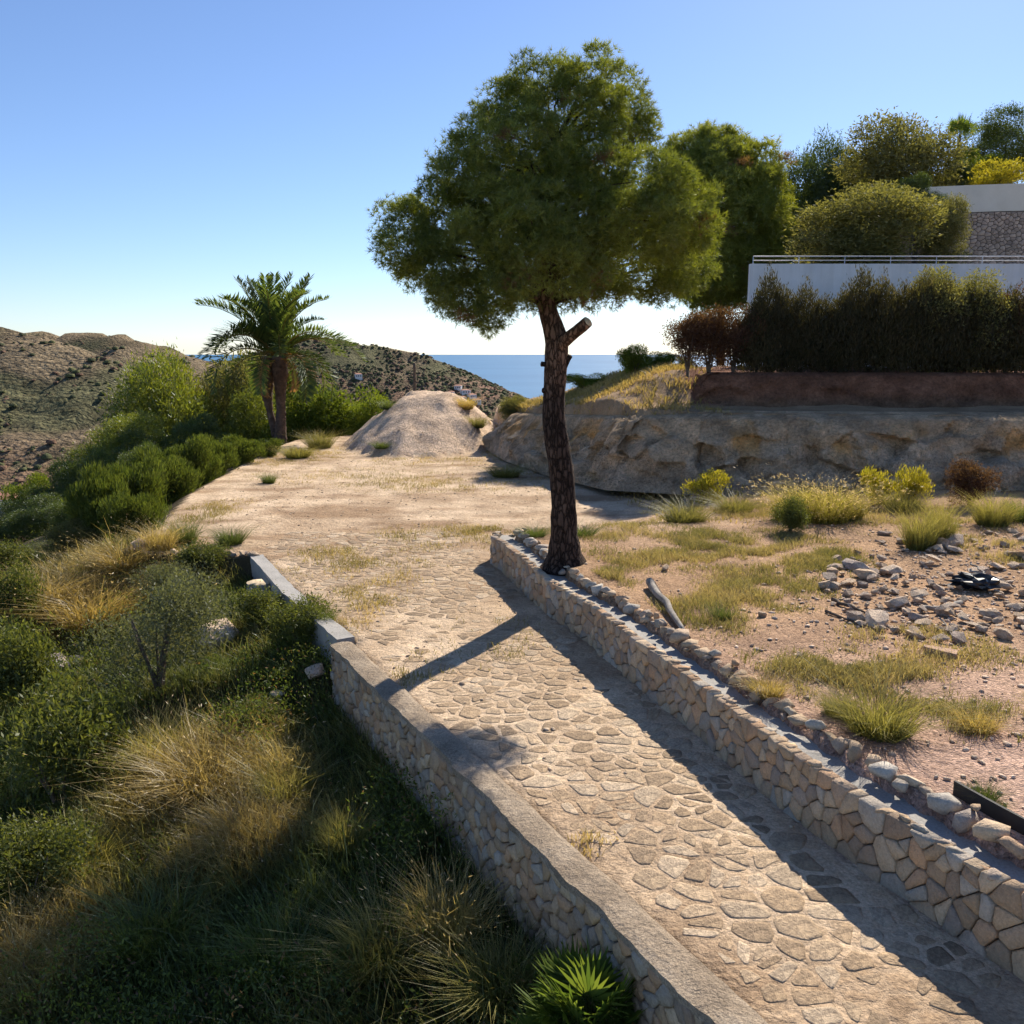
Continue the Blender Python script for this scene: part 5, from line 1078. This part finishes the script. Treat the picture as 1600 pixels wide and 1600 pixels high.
# weeds and grass over the slope below the walls
X, Y = scatter(760000, -24, 3, 4.5, 30); ok = ~inside(X, Y, UP) & (np.abs(X) < Y * 0.66 + 4.5) & (poly_dist(X, Y, UP) > 0.22); X, Y = X[ok], Y[ok]
D_ = fbm(X * 0.55 + 5, Y * 0.55 + 11); gold = np.zeros(len(X))
for (px, py, r_) in ((330, 1220, 1.5), (390, 1320, 1.1), (150, 930, 2.4), (60, 920, 2.2), (20, 1520, 1.3), (420, 1240, .9), (250, 870, 2)):
    q = hit(px, py); gold = np.maximum(gold, 1 - smooth(np.hypot(X - q.x, Y - q.y), r_ * 0.4, r_ * 1.3))
n = len(X); dry = np.clip(gold * 0.9 + 0.5 * smooth(D_, 0.46, 0.62) * rng.random(n), 0, 1)[:, None]; thick = 0.4 + 0.9 * fbm(X * 1.1, Y * 1.1 + 3)
print('slope blades', n)
B = np.stack([X, Y, height(X, Y) - 0.02], 1); H = rng.uniform(0.12, 0.42, n) * thick * (1 + 1.1 * dry[:, 0] + (rng.random(n) < 0.06) * 1.0)
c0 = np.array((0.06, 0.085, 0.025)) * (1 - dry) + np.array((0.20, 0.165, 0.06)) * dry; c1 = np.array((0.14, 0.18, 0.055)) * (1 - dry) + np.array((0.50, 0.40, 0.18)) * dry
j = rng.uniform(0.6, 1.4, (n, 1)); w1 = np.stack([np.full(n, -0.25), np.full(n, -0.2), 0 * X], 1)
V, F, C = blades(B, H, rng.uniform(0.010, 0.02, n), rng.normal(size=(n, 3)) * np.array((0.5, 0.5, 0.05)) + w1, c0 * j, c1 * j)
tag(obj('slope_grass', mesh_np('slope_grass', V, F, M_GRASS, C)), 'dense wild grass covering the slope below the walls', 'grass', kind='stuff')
X, Y = scatter(700000, -26, 3, 4.5, 32); ok = ~inside(X, Y, UP) & (np.abs(X) < Y * 0.66 + 4.5) & (poly_dist(X, Y, UP) > 0.2); X, Y = X[ok], Y[ok]
m_ = fbm(X * 0.8 + 50, Y * 0.8) > 0.40 + 0.12 * rng.random(len(X)); X, Y = X[m_], Y[m_]; n = len(X); print('slope leaves', n)
hh = fbm(X * 0.9 + 20, Y * 0.9); Z = height(X, Y) + rng.random(n) ** 0.7 * (0.08 + 0.75 * np.maximum(hh - 0.36, 0) / 0.3)
D = unit(rdir(n) + np.array((-0.2, -0.2, 0.5))); V, F = cards(np.stack([X, Y, Z], 1), D, side(D), rng.uniform(0.03, 0.085, n), rng.uniform(0.012, 0.032, n))
f = np.clip(fbm(X * 0.4 + 7, Y * 0.4 + 70) * 1.8 - 0.4 + rng.normal(size=n) * 0.15, 0, 1)[:, None]; C = np.array((0.05, 0.08, 0.025)) * (1 - f) + np.array((0.17, 0.20, 0.045)) * f; br = rng.random(n) < 0.12; C[br] = np.array((0.16, 0.10, 0.06)); C *= rng.uniform(0.7, 1.3, (n, 1))
tag(obj('slope_weeds', mesh_np('slope_weeds', V, F, M_LEAF, np.repeat(C, 4, 0))), 'low leafy weeds covering the slope between the grasses', 'weeds', kind='stuff')
# dry grass on the terrace, the lot and the banks
def patch_grass(name, label, patches, n, hmin, hmax, ca, cb, wd, test=None):
    Xs, Ys, Es = [], [], []
    for (px, py, rx, ry, dn) in patches:
        c = hit(px, py); kx = mpp(math.hypot(c.y, 5)); sy = kx * (c.y / max(CAM_Z - c.z, 1.5)); m_ = int(n * dn); a = rng.uniform(0, 6.28, m_); r_ = np.sqrt(rng.random(m_)) * rng.uniform(0.6, 1.15, m_)
        Xs.append(c.x + rx * kx * r_ * np.cos(a)); Ys.append(c.y + ry * sy * r_ * np.sin(a)); Es.append(1 - 0.6 * r_)
    X, Y, E = np.concatenate(Xs), np.concatenate(Ys), np.concatenate(Es); ok = (fbm(X * 1.7, Y * 1.7 + 8) > 0.33 + 0.30 * rng.random(len(X))) & inside(X, Y, UP)
    ok &= (poly_dist(X, Y, WALL_R, False) > 0.95) | ~inside(X, Y, TERR)
    ok &= (poly_dist(X, Y, WALL_R, False) > 0.3)
    X, Y, E = X[ok], Y[ok], E[ok]; n_ = len(X); B = np.stack([X, Y, height(X, Y) - 0.01], 1); f = np.clip(fbm(X * 0.7, Y * 0.7 + 30) * 2 - 0.5 + rng.normal(size=n_) * 0.2, 0, 1)[:, None]
    C = np.array(ca) * (1 - f) + np.array(cb) * f; V, F, C = blades(B, rng.uniform(hmin, hmax, n_) * E, np.full(n_, wd), rng.normal(size=(n_, 3)) * np.array((0.7, 0.7, 0.05)), C * 0.75, C * rng.uniform(0.8, 1.25, (n_, 1)))
    tag(obj(name, mesh_np(name, V, F, M_GRASS, C)), label, 'grass', kind='stuff')
patch_grass('terrace_grass', 'sparse yellow-green dry grass on the terrace', [(1200, 880, 150, 45, 1.0), (1110, 850, 90, 30, .5), (1260, 860, 90, 40, .5), (1180, 930, 120, 30, .5), (1010, 870, 110, 26, .35), (960, 830, 120, 22, .35), (1150, 800, 180, 18, .5), (1420, 810, 200, 30, .5), (1560, 860, 80, 30, .25), (1380, 1060, 110, 50, .35), (1520, 1130, 120, 40, .25), (1240, 1050, 120, 40, .3), (1100, 960, 90, 40, .2), (1450, 1010, 150, 40, .2), (960, 905, 40, 20, .12)], 26000, 0.05, 0.27, (0.23, 0.225, 0.075), (0.54, 0.44, 0.22), 0.010)
patch_grass('lot_grass', 'thin dry grass over the sandy lot and driveway', [(560, 745, 200, 18, .35), (700, 760, 180, 16, .35), (520, 870, 90, 40, .25), (600, 900, 100, 60, .25), (560, 950, 60, 50, .15), (700, 840, 160, 26, .25), (420, 720, 60, 16, .2), (500, 710, 60, 16, .3), (850, 735, 90, 16, .35), (800, 700, 60, 14, .3), (680, 720, 140, 10, .3), (330, 800, 60, 24, .25), (260, 850, 60, 16, .3), (740, 830, 60, 12, .1), (660, 1050, 60, 40, .05), (930, 1330, 50, 30, .03), (770, 1000, 90, 60, .06)], 16000, 0.05, 0.22, (0.24, 0.22, 0.06), (0.60, 0.47, 0.24), 0.012)
patch_grass('bench_grass', 'dry grass on the knoll and the bench above the bank', [(1000, 590, 70, 22, 1.), (930, 612, 70, 10, .7), (1040, 575, 40, 20, .6), (850, 628, 90, 8, .6), (800, 640, 40, 10, .4)], 9000, 0.12, 0.4, (0.30, 0.25, 0.08), (0.58, 0.43, 0.19), 0.03)
